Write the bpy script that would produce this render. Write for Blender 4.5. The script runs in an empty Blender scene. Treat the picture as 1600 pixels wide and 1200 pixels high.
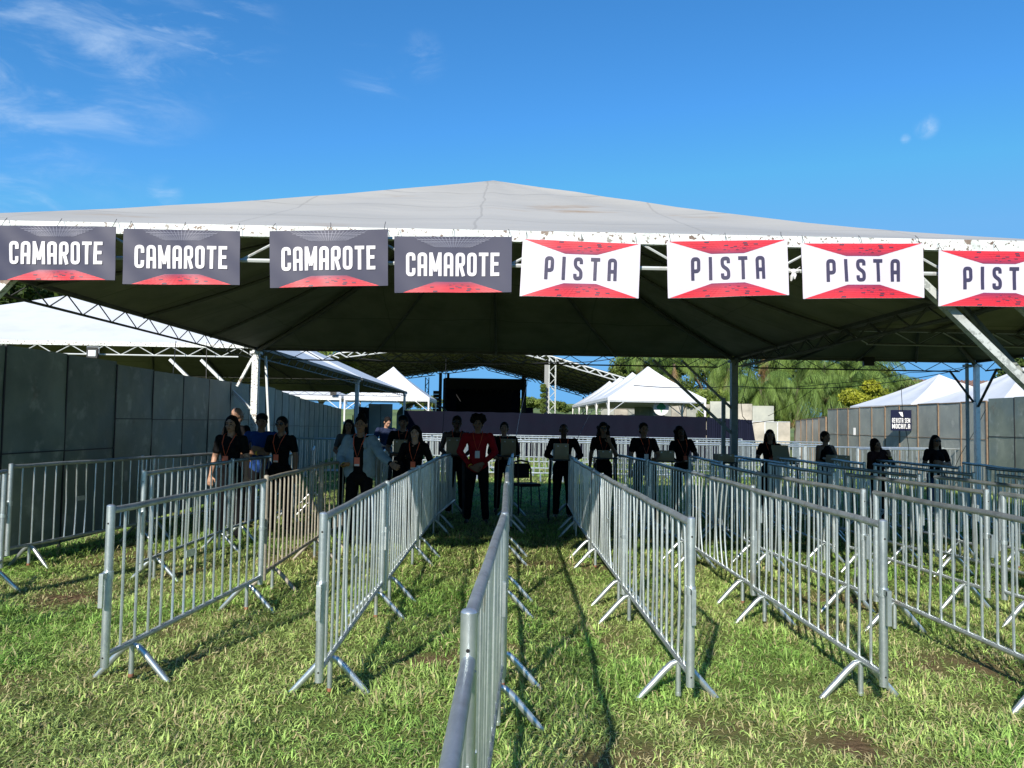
import bpy, bmesh, math, random
import numpy as np
from mathutils import Vector, Matrix, noise as mnoise

R = math.radians
random.seed(5)
scene = bpy.context.scene
col = scene.collection
# ------------------------------------------------------------------ camera
CAMZ, F, PITCH, YAW, ROLL = 1.73, 1200.0, R(2.78), R(0.72), 0.017
cam = bpy.data.cameras.new('camera'); cam.sensor_width = 36; cam.lens = F / 1600 * 36
cam.clip_end = 3000; cam.clip_start = 0.05
camo = bpy.data.objects.new('camera', cam); col.objects.link(camo)
CROT = Matrix.Rotation(-YAW, 3, 'Z') @ Matrix.Rotation(math.pi / 2 + PITCH, 3, 'X') @ Matrix.Rotation(ROLL, 3, 'Z')
CPOS = Vector((0, 0, CAMZ))
camo.matrix_world = Matrix.Translation(CPOS) @ CROT.to_4x4()
scene.camera = camo
# ------------------------------------------------------------------ sky and sun
SUN_EL, SUN_AZ = R(28), R(20)          # sun stands behind the camera, a little to its left
SUN_DIR = Vector((-math.sin(SUN_AZ) * math.cos(SUN_EL), -math.cos(SUN_AZ) * math.cos(SUN_EL), math.sin(SUN_EL)))
w = bpy.data.worlds.new('World'); scene.world = w; w.use_nodes = True
nt = w.node_tree; nt.nodes.clear()
def N(t, **k):
    n = nt.nodes.new(t)
    for a, b in k.items(): setattr(n, a, b)
    return n
sky = N('ShaderNodeTexSky', sky_type='NISHITA', sun_disc=False, sun_elevation=SUN_EL,
        sun_rotation=math.atan2(SUN_DIR.x, SUN_DIR.y), altitude=300, air_density=1.0, dust_density=0.25, ozone_density=2.5)
hs = N('ShaderNodeHueSaturation'); hs.inputs['Saturation'].default_value = 1.18; hs.inputs['Value'].default_value = 1.0
bg = N('ShaderNodeBackground'); bg.inputs['Strength'].default_value = 0.094
out = N('ShaderNodeOutputWorld')
tc = N('ShaderNodeTexCoord')
def cloud(dirv, scale, stretch, size, lo, hi, det=6):
    d = N('ShaderNodeVectorMath', operation='DISTANCE'); d.inputs[1].default_value = dirv
    nt.links.new(tc.outputs['Generated'], d.inputs[0])
    fall = N('ShaderNodeMapRange', interpolation_type='SMOOTHSTEP'); fall.inputs[1].default_value = size; fall.inputs[2].default_value = size * .2
    nt.links.new(d.outputs['Value'], fall.inputs[0])
    mp = N('ShaderNodeMapping'); mp.inputs['Scale'].default_value = stretch; mp.inputs['Rotation'].default_value = (0, .35, 0)
    nt.links.new(tc.outputs['Generated'], mp.inputs[0])
    no = N('ShaderNodeTexNoise'); no.inputs['Scale'].default_value = scale; no.inputs['Detail'].default_value = det
    no.inputs['Roughness'].default_value = .62; no.inputs['Distortion'].default_value = .6
    nt.links.new(mp.outputs[0], no.inputs['Vector'])
    cr = N('ShaderNodeMapRange', interpolation_type='SMOOTHSTEP'); cr.inputs[1].default_value = lo; cr.inputs[2].default_value = hi
    nt.links.new(no.outputs[0], cr.inputs[0])
    m = N('ShaderNodeMath', operation='MULTIPLY'); nt.links.new(fall.outputs[0], m.inputs[0]); nt.links.new(cr.outputs[0], m.inputs[1])
    return m.outputs[0]
def pix_dir(x, y):
    v = CROT @ Vector(((x - 800) / F, -(y - 600) / F, -1)); return v.normalized()
cl = [cloud(pix_dir(70, 60), 6.5, (1, 1, 3.4), .20, .43, .80), cloud(pix_dir(290, 30), 7, (1, 1, 4.5), .12, .5, .8),
      cloud(pix_dir(590, 115), 11, (1, 1, 2), .055, .48, 1.15), cloud(pix_dir(662, 90), 12, (1, 1, 2), .036, .48, 1.1),
      cloud(pix_dir(30, 310), 8, (1, 1, 3), .12, .45, .95), cloud(pix_dir(255, 302), 14, (1, 1, 2.5), .026, .35, 1.0),
      cloud(pix_dir(1447, 198), 22, (1, 1, 1.2), .016, .35, .75), cloud(pix_dir(1415, 217), 22, (1, 1, 2), .007, .2, .9)]
acc = cl[0]
for c in cl[1:]:
    m = N('ShaderNodeMath', operation='MAXIMUM'); nt.links.new(acc, m.inputs[0]); nt.links.new(c, m.inputs[1]); acc = m.outputs[0]
fac = N('ShaderNodeMath', operation='MULTIPLY'); fac.inputs[1].default_value = .62; nt.links.new(acc, fac.inputs[0])
tint = N('ShaderNodeMix', data_type='RGBA', blend_type='MULTIPLY'); tint.inputs[0].default_value = 1; tint.inputs[7].default_value = (0.52, 0.93, 1.12, 1)
mx = N('ShaderNodeMix', data_type='RGBA'); mx.inputs[7].default_value = (4.0, 5.0, 6.2, 1)
nt.links.new(sky.outputs[0], hs.inputs['Color']); nt.links.new(hs.outputs[0], tint.inputs[6]); 
cap_ = N('ShaderNodeMix', data_type='RGBA', blend_type='DARKEN'); cap_.inputs[0].default_value = 1; cap_.inputs[7].default_value = (.98, 2.80, 5.3, 1)
nt.links.new(tint.outputs[2], cap_.inputs[6]); nt.links.new(cap_.outputs[2], mx.inputs[6])
nt.links.new(fac.outputs[0], mx.inputs[0])
nt.links.new(mx.outputs[2], bg.inputs[0]); nt.links.new(bg.outputs[0], out.inputs[0])
sl = bpy.data.lights.new('sun', 'SUN'); sl.energy = 4.2; sl.angle = R(.9); sl.color = (1, .93, .82)
so = bpy.data.objects.new('sun', sl); col.objects.link(so)
so.rotation_euler = SUN_DIR.to_track_quat('Z', 'Y').to_euler(); so.location = (0, 0, 30)
vs = scene.view_settings
scene.display_settings.display_device = 'sRGB'
vs.view_transform = 'Standard'; vs.look = 'None'; vs.exposure = 0.85; vs.gamma = 1
scene.cycles.use_denoising = True
scene.cycles.max_bounces = 6; scene.cycles.diffuse_bounces = 3; scene.cycles.transparent_max_bounces = 8

# ------------------------------------------------------------------ pixel helpers (photograph pixels -> real points at real depths)
def ray(px, py): return CROT @ Vector(((px - 800) / F, -(py - 600) / F, -1))
def at_y(px, py, Y):
    d = ray(px, py); return CPOS + d * (Y / d.y)
def at_z(px, py, z):
    d = ray(px, py); return CPOS + d * ((z - CAMZ) / d.z)

# ------------------------------------------------------------------ object helpers
def tag(o, label=None, cat=None, group=None, kind=None):
    if label: o['label'] = label
    if cat: o['category'] = cat
    if group: o['group'] = group
    if kind: o['kind'] = kind
    return o
def empty(name, loc=(0, 0, 0), rz=0, label=None, cat=None, group=None):
    o = bpy.data.objects.new(name, None); o.empty_display_size = .2; col.objects.link(o)
    o.location = loc; o.rotation_euler = (0, 0, rz)
    return tag(o, label, cat, group)
def kids(o): return [c for c in ALL if c.parent == o]
ALL = []
def copy_tree(o, parent=None):
    c = o.copy(); col.objects.link(c); ALL.append(c)
    c.parent = parent
    for ch in [k for k in ALL if k.parent == o]: copy_tree(ch, c)
    return c
class MB:
    def __init__(s): s.v = []; s.f = []
    def add(s, vs, fs):
        b = len(s.v); s.v += [tuple(v) for v in vs]; s.f += [tuple(i + b for i in f) for f in fs]; return s
    def box(s, c, size, rot=None):
        hx, hy, hz = size[0] / 2, size[1] / 2, size[2] / 2
        vs = [Vector((x * hx, y * hy, z * hz)) for z in (-1, 1) for y in (-1, 1) for x in (-1, 1)]
        if rot is not None: vs = [rot @ v for v in vs]
        c = Vector(c)
        return s.add([v + c for v in vs], [(0, 2, 3, 1), (4, 5, 7, 6), (0, 1, 5, 4), (2, 6, 7, 3), (0, 4, 6, 2), (1, 3, 7, 5)])
    def bar(s, p0, p1, w, h):
        p0, p1 = Vector(p0), Vector(p1); d = p1 - p0
        q = d.to_track_quat('X', 'Z').to_matrix()
        return s.box((p0 + p1) / 2, (d.length, w, h), q)
    def tube(s, pts, r, n=8, cap=True, r1=None, flat=1):
        pts = [Vector(p) for p in pts]; m = len(pts); rings = []
        up = Vector((0, 0, 1))
        for i, p in enumerate(pts):
            d = (pts[min(i + 1, m - 1)] - pts[max(i - 1, 0)]).normalized()
            u = up if abs(d.z) < .95 else Vector((1, 0, 0))
            a = d.cross(u).normalized(); b = a.cross(d).normalized()
            rr = r if r1 is None else r + (r1 - r) * i / max(1, m - 1)
            if isinstance(r, (list, tuple)): rr = r[i]
            rings.append([p + (a * math.cos(2 * math.pi * k / n) + b * math.sin(2 * math.pi * k / n) * flat) * rr for k in range(n)])
        vs = [v for rg in rings for v in rg]; fs = []
        for i in range(m - 1):
            for k in range(n):
                k2 = (k + 1) % n
                fs.append((i * n + k, i * n + k2, (i + 1) * n + k2, (i + 1) * n + k))
        if cap:
            fs.append(tuple(range(n - 1, -1, -1))); fs.append(tuple((m - 1) * n + k for k in range(n)))
        return s.add(vs, fs)
    def ell(s, c, rad, rot=None, nu=14, nv=9):
        c = Vector(c); vs = []; fs = []
        for j in range(nv + 1):
            t = math.pi * j / nv
            for i in range(nu):
                a = 2 * math.pi * i / nu
                v = Vector((rad[0] * math.sin(t) * math.cos(a), rad[1] * math.sin(t) * math.sin(a), rad[2] * math.cos(t)))
                vs.append((rot @ v if rot is not None else v) + c)
        for j in range(nv):
            for i in range(nu):
                fs.append((j * nu + i, (j + 1) * nu + i, (j + 1) * nu + (i + 1) % nu, j * nu + (i + 1) % nu))
        return s.add(vs, fs)
    def cone(s, p0, r0, p1, r1, flat=1, n=14):          # tapered capsule; flat squashes it front to back (y)
        p0, p1 = Vector(p0), Vector(p1); d = (p1 - p0); L = d.length or 1e-4; d /= L
        u = Vector((0, 1, 0)) if abs(d.y) < .9 else Vector((1, 0, 0))
        a = d.cross(u).normalized(); b = a.cross(d).normalized()
        prof = []
        for k in range(5):
            t = math.pi / 2 * (1 - k / 4); prof.append((-r0 * math.sin(t), r0 * math.cos(t) if k else 1e-3))
        for k in range(1, 4): prof.append((L * k / 4, r0 + (r1 - r0) * k / 4))
        for k in range(5):
            t = math.pi / 2 * k / 4; prof.append((L + r1 * math.sin(t), r1 * math.cos(t) if k < 4 else 1e-3))
        vs = [p0 + d * x + (a * math.cos(2 * math.pi * k / n) + b * math.sin(2 * math.pi * k / n) * flat) * r for x, r in prof for k in range(n)]
        fs = []
        for i in range(len(prof) - 1):
            for k in range(n):
                k2 = (k + 1) % n; fs.append((i * n + k, i * n + k2, (i + 1) * n + k2, (i + 1) * n + k))
        fs.append(tuple(range(n - 1, -1, -1))); fs.append(tuple((len(prof) - 1) * n + k for k in range(n)))
        return s.add(vs, fs)
    def mesh(s, name, mat, smooth=False):
        me = bpy.data.meshes.new(name); me.from_pydata(s.v, [], s.f); me.update()
        if mat: me.materials.append(mat)
        if smooth:
            me.polygons.foreach_set('use_smooth', [True] * len(me.polygons))
            try: me.set_sharp_from_angle(angle=R(45))
            except Exception: pass
        return me
    def build(s, name, mat, parent=None, smooth=False, loc=None, rz=None):
        return link(name, s.mesh(name, mat, smooth), parent, loc, rz)
def link(name, me, parent=None, loc=None, rz=None):
    o = bpy.data.objects.new(name, me); col.objects.link(o); ALL.append(o)
    if parent is not None: o.parent = parent
    if loc is not None: o.location = loc
    if rz is not None: o.rotation_euler = (0, 0, rz)
    return o

# ------------------------------------------------------------------ materials
def mat(name, color, rough=.6, metal=0, noise=None, bump=None, spec=.5, rnd=0, sub=None, trans=0, coat=0, aniso=None):
    """noise = (scale, detail, dark factor, colour2, lo, hi); bump = (scale, strength); rnd = per-object value spread"""
    m = bpy.data.materials.new(name); m.use_nodes = True; t = m.node_tree; b = t.nodes['Principled BSDF']; L = t.links
    b.inputs['Roughness'].default_value = rough; b.inputs['Metallic'].default_value = metal
    b.inputs['Specular IOR Level'].default_value = spec; b.inputs['Coat Weight'].default_value = coat
    c = t.nodes.new('ShaderNodeRGB'); c.outputs[0].default_value = (*color, 1); cur = c.outputs[0]
    co = t.nodes.new('ShaderNodeTexCoord'); oi = t.nodes.new('ShaderNodeObjectInfo')
    add = t.nodes.new('ShaderNodeVectorMath'); add.operation = 'ADD'
    sc = t.nodes.new('ShaderNodeVectorMath'); sc.operation = 'SCALE'; sc.inputs[3].default_value = 17.3
    cmb = t.nodes.new('ShaderNodeCombineXYZ')
    for k in range(3): L.new(oi.outputs['Random'], cmb.inputs[k])
    L.new(cmb.outputs[0], sc.inputs[0]); L.new(co.outputs['Object'], add.inputs[0]); L.new(sc.outputs[0], add.inputs[1])
    vec = add.outputs[0]
    if aniso:
        mp = t.nodes.new('ShaderNodeMapping'); mp.inputs['Scale'].default_value = aniso; L.new(vec, mp.inputs[0]); vec = mp.outputs[0]
    layers = noise if isinstance(noise, list) else ([noise] if noise else [])
    for (s, d, c2, lo, hi, amt) in layers:
        n = t.nodes.new('ShaderNodeTexNoise'); n.inputs['Scale'].default_value = s; n.inputs['Detail'].default_value = d; n.inputs['Roughness'].default_value = .6
        L.new(vec, n.inputs['Vector'])
        r = t.nodes.new('ShaderNodeMapRange'); r.inputs[1].default_value = lo; r.inputs[2].default_value = hi; r.inputs[4].default_value = amt
        L.new(n.outputs[0], r.inputs[0])
        x = t.nodes.new('ShaderNodeMix'); x.data_type = 'RGBA'; x.inputs[7].default_value = (*c2, 1)
        L.new(r.outputs[0], x.inputs[0]); L.new(cur, x.inputs[6]); cur = x.outputs[2]
    if rnd:
        h = t.nodes.new('ShaderNodeHueSaturation'); r = t.nodes.new('ShaderNodeMapRange'); r.inputs[3].default_value = 1 - rnd; r.inputs[4].default_value = 1 + rnd
        L.new(oi.outputs['Random'], r.inputs[0]); L.new(r.outputs[0], h.inputs['Value']); L.new(cur, h.inputs['Color']); cur = h.outputs[0]
    L.new(cur, b.inputs['Base Color'])
    if bump:
        n = t.nodes.new('ShaderNodeTexNoise'); n.inputs['Scale'].default_value = bump[0]; n.inputs['Detail'].default_value = 5; L.new(vec, n.inputs['Vector'])
        bp = t.nodes.new('ShaderNodeBump'); bp.inputs['Strength'].default_value = bump[1]; bp.inputs['Distance'].default_value = bump[2] if len(bump) > 2 else .02
        L.new(n.outputs[0], bp.inputs['Height']); L.new(bp.outputs[0], b.inputs['Normal'])
    if trans:
        tr = t.nodes.new('ShaderNodeBsdfTranslucent'); L.new(cur, tr.inputs[0]); ms = t.nodes.new('ShaderNodeMixShader'); ms.inputs[0].default_value = trans
        o = t.nodes['Material Output']; L.new(b.outputs[0], ms.inputs[1]); L.new(tr.outputs[0], ms.inputs[2]); L.new(ms.outputs[0], o.inputs[0])
    return m
def attr_mat(name, rough=.7, trans=.3, rnd=0, spec=.3):
    m = bpy.data.materials.new(name); m.use_nodes = True; t = m.node_tree; b = t.nodes['Principled BSDF']; L = t.links
    b.inputs['Roughness'].default_value = rough; b.inputs['Specular IOR Level'].default_value = spec
    a = t.nodes.new('ShaderNodeAttribute'); a.attribute_name = 'Col'; L.new(a.outputs['Color'], b.inputs['Base Color'])
    tr = t.nodes.new('ShaderNodeBsdfTranslucent'); L.new(a.outputs['Color'], tr.inputs[0]); ms = t.nodes.new('ShaderNodeMixShader'); ms.inputs[0].default_value = trans
    L.new(b.outputs[0], ms.inputs[1]); L.new(tr.outputs[0], ms.inputs[2]); L.new(ms.outputs[0], t.nodes['Material Output'].inputs[0])
    return m
M = {}
M['steel'] = mat('galvanised_steel', (.60, .66, .67), .36, .82, [(7, 4, (.42, .48, .51), .38, .68, .9), (45, 3, (.74, .78, .79), .50, .70, .45), (2.3, 6, (.34, .28, .20), .66, .73, .55)], (180, .10, .004), rnd=.09)
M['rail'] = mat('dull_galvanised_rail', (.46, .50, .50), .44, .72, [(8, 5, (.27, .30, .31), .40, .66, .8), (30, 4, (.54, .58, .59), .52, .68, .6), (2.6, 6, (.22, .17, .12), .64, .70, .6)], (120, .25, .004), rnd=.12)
M['steel_old'] = mat('weathered_steel', (.33, .30, .24), .55, .35, [(8, 4, (.26, .22, .17), .4, .7, .9), (40, 3, (.5, .5, .47), .5, .8, .6)], (150, .15, .004), rnd=.06)
M['rust'] = mat('rust', (.25, .10, .05), .85, 0, [(20, 3, (.12, .06, .04), .4, .7, 1)])
M['dark_hole'] = mat('hole', (.01, .01, .01), .9)
M['vinyl'] = mat('roof_vinyl', (.385, .375, .345), .55, 0, [(.7, 8, (.23, .22, .20), .58, .72, .5), (.9, 6, (.315, .31, .285), .42, .7, .8), (1.6, 7, (.27, .165, .07), .63, .74, .75), (9, 5, (.26, .26, .24), .62, .8, .5)], (2.5, .25, .06), aniso=(.35, 1, 1))
M['vinyl_white'] = mat('white_tent_vinyl', (.60, .62, .64), .5, 0, [(1.2, 4, (.50, .52, .54), .45, .75, .7)], (2, .2, .05), rnd=.04)
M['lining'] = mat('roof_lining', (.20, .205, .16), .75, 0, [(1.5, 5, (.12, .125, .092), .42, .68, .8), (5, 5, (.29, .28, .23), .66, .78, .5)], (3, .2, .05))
M['white_paint'] = mat('peeling_white_paint', (.60, .64, .63), .5, 0, [(30, 6, (.12, .08, .06), .575, .595, 1), (7, 4, (.36, .40, .38), .5, .7, .8), (4.5, 9, (.13, .08, .05), .615, .63, .9)], (60, .3, .004))
M['worn_white'] = mat('worn_white_paint', (.42, .45, .44), .5, .1, [(28, 6, (.20, .22, .21), .50, .56, .8), (6, 5, (.30, .31, .30), .45, .65, .8)], (60, .3, .004))
M['truss'] = mat('white_truss_steel', (.48, .51, .52), .5, .2, [(10, 4, (.34, .30, .26), .6, .72, .8)])
M['dark_truss'] = mat('dark_truss_steel', (.10, .105, .10), .6, .3, [(10, 4, (.05, .05, .045), .5, .72, .8)])
M['grey_post'] = mat('grey_post_paint', (.26, .29, .28), .55, .2, [(9, 5, (.14, .14, .12), .5, .7, .7)])
M['alu'] = mat('aluminium', (.62, .64, .66), .4, .6, [(12, 3, (.42, .44, .46), .5, .7, .7)])
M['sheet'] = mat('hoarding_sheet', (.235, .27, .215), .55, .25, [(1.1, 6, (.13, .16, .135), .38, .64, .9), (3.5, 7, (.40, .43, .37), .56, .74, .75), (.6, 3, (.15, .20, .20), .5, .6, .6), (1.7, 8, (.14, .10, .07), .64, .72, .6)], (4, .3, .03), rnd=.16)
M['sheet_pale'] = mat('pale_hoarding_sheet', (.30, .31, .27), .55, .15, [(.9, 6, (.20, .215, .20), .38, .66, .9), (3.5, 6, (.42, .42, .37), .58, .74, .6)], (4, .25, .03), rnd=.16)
M['sheet_warm'] = mat('worn_hoarding_sheet', (.42, .39, .33), .6, .1, [(1.2, 6, (.22, .21, .18), .38, .66, .9)], (4, .25, .03), rnd=.12)
M['wood'] = mat('batten_wood', (.22, .155, .10), .7, 0, [(12, 4, (.16, .09, .045), .4, .7, .8)], rnd=.1)
M['purple'] = mat('purple_cloth', (.0044, .0058, .0130), .9, 0, [(1.2, 4, (.005, .005, .012), .4, .65, .8)], (2.5, .5, .05), spec=.08)
M['navy'] = mat('navy_cloth', (.008, .010, .024), .85, 0, None, (2.5, .5, .05), spec=.1)
M['black'] = mat('black_cloth', (.008, .008, .010), .8, 0, None, (3, .4, .03))
M['black_metal'] = mat('black_metal', (.02, .02, .022), .45, .3)
M['cable'] = mat('black_rubber', (.012, .012, .013), .6)
M['card'] = mat('cardboard', (.40, .30, .18), .8, 0, [(6, 4, (.33, .24, .14), .4, .7, .8)], rnd=.1)
M['bulb'] = mat('lamp_glass', (.75, .85, .85), .15)
M['white'] = mat('white_plastic', (.62, .62, .62), .5)
M['orange'] = mat('orange_ribbon', (.75, .13, .05), .6)
M['badge'] = mat('badge_card', (.80, .16, .08), .5)
M['badge_white'] = mat('badge_card_white', (.75, .7, .68), .5)
M['yellow'] = mat('yellow_band', (.75, .52, .05), .5)
M['hair'] = mat('black_hair', (.008, .006, .005), .75, 0, None, (70, .6, .01), spec=.15)
M['lips'] = mat('lips', (.24, .07, .05), .5)
M['eye'] = mat('dark_eye', (.01, .008, .006), .25)
M['shoe'] = mat('dark_shoe', (.015, .014, .013), .5)
M['glasses'] = mat('dark_glasses', (.008, .008, .01), .15)
M['bark'] = mat('bark', (.16, .13, .10), .9, 0, [(5, 5, (.07, .055, .04), .4, .7, .9)], (12, .6, .03))
M['roof_tile'] = mat('clay_tiles', (.24, .15, .12), .8, 0, [(3, 4, (.15, .08, .06), .4, .7, .8)], (8, .4, .03))
M['plaster'] = mat('plaster', (.52, .48, .42), .8, 0, [(1, 4, (.42, .38, .33), .4, .7, .8)])
M['leaf'] = attr_mat('leaves', .55, .35, spec=.35)
M['grassblade'] = attr_mat('grass_blades', .55, .38, spec=.25)

def add_seams(m, gap_, col_):
    t = m.node_tree; L = t.links; b = t.nodes['Principled BSDF']; src = b.inputs['Base Color'].links[0].from_socket
    co = t.nodes.new('ShaderNodeTexCoord'); sx = t.nodes.new('ShaderNodeSeparateXYZ'); L.new(co.outputs['Object'], sx.inputs[0])
    no = t.nodes.new('ShaderNodeTexNoise'); no.inputs['Scale'].default_value = .8; no.inputs['Detail'].default_value = 3; L.new(co.outputs['Object'], no.inputs[0]); cur = src
    for ax, g_, w_, am in (('Y', gap_, .010, .55), ('X', gap_ * 1.55, .007, .4)):
        m1 = t.nodes.new('ShaderNodeMath'); m1.operation = 'MULTIPLY_ADD'; m1.inputs[1].default_value = .22; L.new(no.outputs[0], m1.inputs[0]); L.new(sx.outputs[ax], m1.inputs[2])
        m2 = t.nodes.new('ShaderNodeMath'); m2.operation = 'PINGPONG'; m2.inputs[1].default_value = g_ / 2; L.new(m1.outputs[0], m2.inputs[0])
        m3 = t.nodes.new('ShaderNodeMapRange'); m3.inputs[1].default_value = w_; m3.inputs[2].default_value = w_ * 2.2; m3.inputs[3].default_value = am; m3.inputs[4].default_value = 0; L.new(m2.outputs[0], m3.inputs[0])
        x = t.nodes.new('ShaderNodeMix'); x.data_type = 'RGBA'; x.inputs[7].default_value = (*col_, 1); L.new(m3.outputs[0], x.inputs[0]); L.new(cur, x.inputs[6]); cur = x.outputs[2]
    L.new(cur, b.inputs['Base Color'])
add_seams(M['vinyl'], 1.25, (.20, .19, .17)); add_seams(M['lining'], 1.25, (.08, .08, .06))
# ================================================================== GROUND
rng = np.random.default_rng(7)
def vnoise(x, y, s, seed):
    """smooth value noise on arrays"""
    g = np.random.default_rng(seed).random((256, 256)); x = x / s + 91.3; y = y / s + 57.7
    xi = np.floor(x).astype(int); yi = np.floor(y).astype(int); fx = x - xi; fy = y - yi
    fx = fx * fx * (3 - 2 * fx); fy = fy * fy * (3 - 2 * fy)
    a = g[xi % 256, yi % 256]; b = g[(xi + 1) % 256, yi % 256]; c = g[xi % 256, (yi + 1) % 256]; d = g[(xi + 1) % 256, (yi + 1) % 256]
    return (a * (1 - fx) + b * fx) * (1 - fy) + (c * (1 - fx) + d * fx) * fy
def fbm(x, y, s, seed): return (vnoise(x, y, s, seed) * .5 + vnoise(x, y, s * .47, seed + 1) * .28 + vnoise(x, y, s * .21, seed + 2) * .22)
def dirt(x, y):
    d = fbm(x, y, 1.1, 11); d2 = fbm(x, y, .42, 31)
    v = .6 * np.clip((d - .58) / .12, 0, 1) * np.clip((d2 - .36) / .2, 0, 1)
    for (px, py, r) in [(3.3, 5.6, .55), (4.6, 6.0, .5), (2.7, 6.7, .4), (3.4, 7.6, .6), (-4.0, 7.3, .55), (.65, 4.0, .35), (-.45, 5.6, .3), (1.25, 4.45, .25), (2.0, 4.2, .4), (3.0, 3.9, .35), (.75, 6.1, .3)]:
        v = np.maximum(v, np.clip(1.25 - np.hypot(x - px, (y - py) * 1.3) / r, 0, 1) * np.clip((d2 - .25) / .25, 0, 1))
    return v
def height(x, y):
    e = np.clip(np.minimum(np.minimum(x + 15, 17 - x), np.minimum(y + 2, 27 - y)) / 2, 0, 1)
    return (fbm(x, y, .9, 5) - .5) * .05 * e
nx, ny = 321, 291
gx, gy = np.meshgrid(np.linspace(-15, 17, nx), np.linspace(-2, 27, ny)); gz = height(gx, gy)
V = np.stack([gx.ravel(), gy.ravel(), gz.ravel()], 1)
ii = (np.arange(ny - 1)[:, None] * nx + np.arange(nx - 1)[None, :]).ravel()
Fq = np.stack([ii, ii + 1, ii + nx + 1, ii + nx], 1)
b0 = len(V); big = 1800
ex = [(-big, -big, 0), (-15, -big, 0), (17, -big, 0), (big, -big, 0), (-big, -2, 0), (-15, -2, 0), (17, -2, 0), (big, -2, 0), (-big, 27, 0), (-15, 27, 0), (17, 27, 0), (big, 27, 0), (-big, big, 0), (-15, big, 0), (17, big, 0), (big, big, 0)]
V = np.vstack([V, np.array(ex, float)])
ef = [[b0 + j * 4 + i, b0 + j * 4 + i + 1, b0 + (j + 1) * 4 + i + 1, b0 + (j + 1) * 4 + i] for j in range(3) for i in range(3) if not (i == 1 and j == 1)]
Fq = np.vstack([Fq, np.array(ef)])
me = bpy.data.meshes.new('ground'); me.from_pydata(V.tolist(), [], Fq.tolist())
da = np.concatenate([dirt(gx.ravel(), gy.ravel()), np.zeros(16)])
at = me.attributes.new('dirt', 'FLOAT', 'POINT'); at.data.foreach_set('value', da)
me.polygons.foreach_set('use_smooth', [True] * len(me.polygons))
gm = bpy.data.materials.new('turf_soil'); gm.use_nodes = True; t = gm.node_tree; b = t.nodes['Principled BSDF']; L = t.links
b.inputs['Roughness'].default_value = .95; b.inputs['Specular IOR Level'].default_value = .1
def gn(s, d=5):
    n = t.nodes.new('ShaderNodeTexNoise'); n.inputs['Scale'].default_value = s; n.inputs['Detail'].default_value = d; n.inputs['Roughness'].default_value = .65
    tcn = t.nodes.new('ShaderNodeTexCoord'); L.new(tcn.outputs['Object'], n.inputs[0]); return n.outputs[0]
def rmp(x, stops):
    r = t.nodes.new('ShaderNodeValToRGB'); e = r.color_ramp.elements
    e[0].position, e[0].color = stops[0][0], (*stops[0][1], 1); e[1].position, e[1].color = stops[-1][0], (*stops[-1][1], 1)
    for p, c in stops[1:-1]: k = e.new(p); k.color = (*c, 1)
    L.new(x, r.inputs[0]); return r.outputs[0]
def mixc(f, a, c):
    m = t.nodes.new('ShaderNodeMix'); m.data_type = 'RGBA'
    if isinstance(f, float): m.inputs[0].default_value = f
    else: L.new(f, m.inputs[0])
    L.new(a, m.inputs[6]); L.new(c, m.inputs[7]); return m.outputs[2]
turf = rmp(gn(38, 6), [(.3, (.05, .07, .02)), (.5, (.12, .15, .045)), (.62, (.22, .22, .08)), (.75, (.32, .28, .13))])
turf2 = rmp(gn(.9, 5), [(.35, (.10, .16, .035)), (.65, (.16, .19, .055))])
turf = mixc(.45, turf, turf2)
soil = rmp(gn(24, 6), [(.3, (.07, .042, .022)), (.55, (.17, .11, .062)), (.75, (.27, .20, .12))])
an = t.nodes.new('ShaderNodeAttribute'); an.attribute_name = 'dirt'
L.new(mixc(an.outputs['Fac'], turf, soil), b.inputs['Base Color'])
bp = t.nodes.new('ShaderNodeBump'); bp.inputs['Strength'].default_value = .9; bp.inputs['Distance'].default_value = .03; L.new(gn(45, 6), bp.inputs['Height']); L.new(bp.outputs[0], b.inputs['Normal'])
me.materials.append(gm)
tag(link('ground', me), 'flat grassy field with worn brown patches', kind='structure')

# ------------------------------------------------------------------ grass blades (one uncountable mass)
def scatter(n, x0, x1, y0, y1):
    x = rng.uniform(x0, x1, n); y = rng.uniform(y0, y1, n)
    # keep what could be seen from about here (a margin either side for other camera positions)
    k = (np.abs(x) < y * .78 + 1.3); return x[k], y[k]
zones = [(185000, -4.5, 4.5, 1.2, 4.2, 1.0), (290000, -8, 9, 4.2, 8.5, 1.15), (190000, -9, 13, 8.5, 16, 1.5), (70000, -8, 14, 16, 27, 2.3), (50000, -10, 16, 27, 40, 3.2)]
X = []; Y = []; S = []
for n, x0, x1, y0, y1, s in zones:
    x, y = scatter(n, x0, x1, y0, y1); X.append(x); Y.append(y); S.append(np.full(len(x), s))
X = np.concatenate(X); Y = np.concatenate(Y); S = np.concatenate(S)
dd = dirt(X, Y); cl1 = fbm(X, Y, .28, 71); cl2 = fbm(X, Y, 1.7, 91)
keep = rng.random(len(X)) < (1 - dd * .93) * np.clip(.50 + (cl1 - .3) * 2.2, .4, 1)
X, Y, S, dd, cl1, cl2 = [a[keep] for a in (X, Y, S, dd, cl1, cl2)]
n = len(X)
tuft = np.clip((cl1 - .42) / .25, 0, 1); green = np.clip((cl2 - .40) / .22, 0, 1)
Ln = rng.uniform(.045, .112, n) * (.7 + .75 * tuft * (.4 + .6 * green)) * (1 - .35 * dd) * (1 + .16 * (S - 1))
Wd = rng.uniform(.0036, .0090, n) * S * (.9 + .35 * tuft)
az = rng.uniform(0, 2 * np.pi, n) + np.sin(X * 3.1) + np.cos(Y * 2.3)
lean = np.clip(rng.normal(1.42 - .35 * tuft, .36, n), .1, 1.7)
straw = rng.random(n) < (.10 + .45 * dd + .14 * (1 - green))
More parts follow.
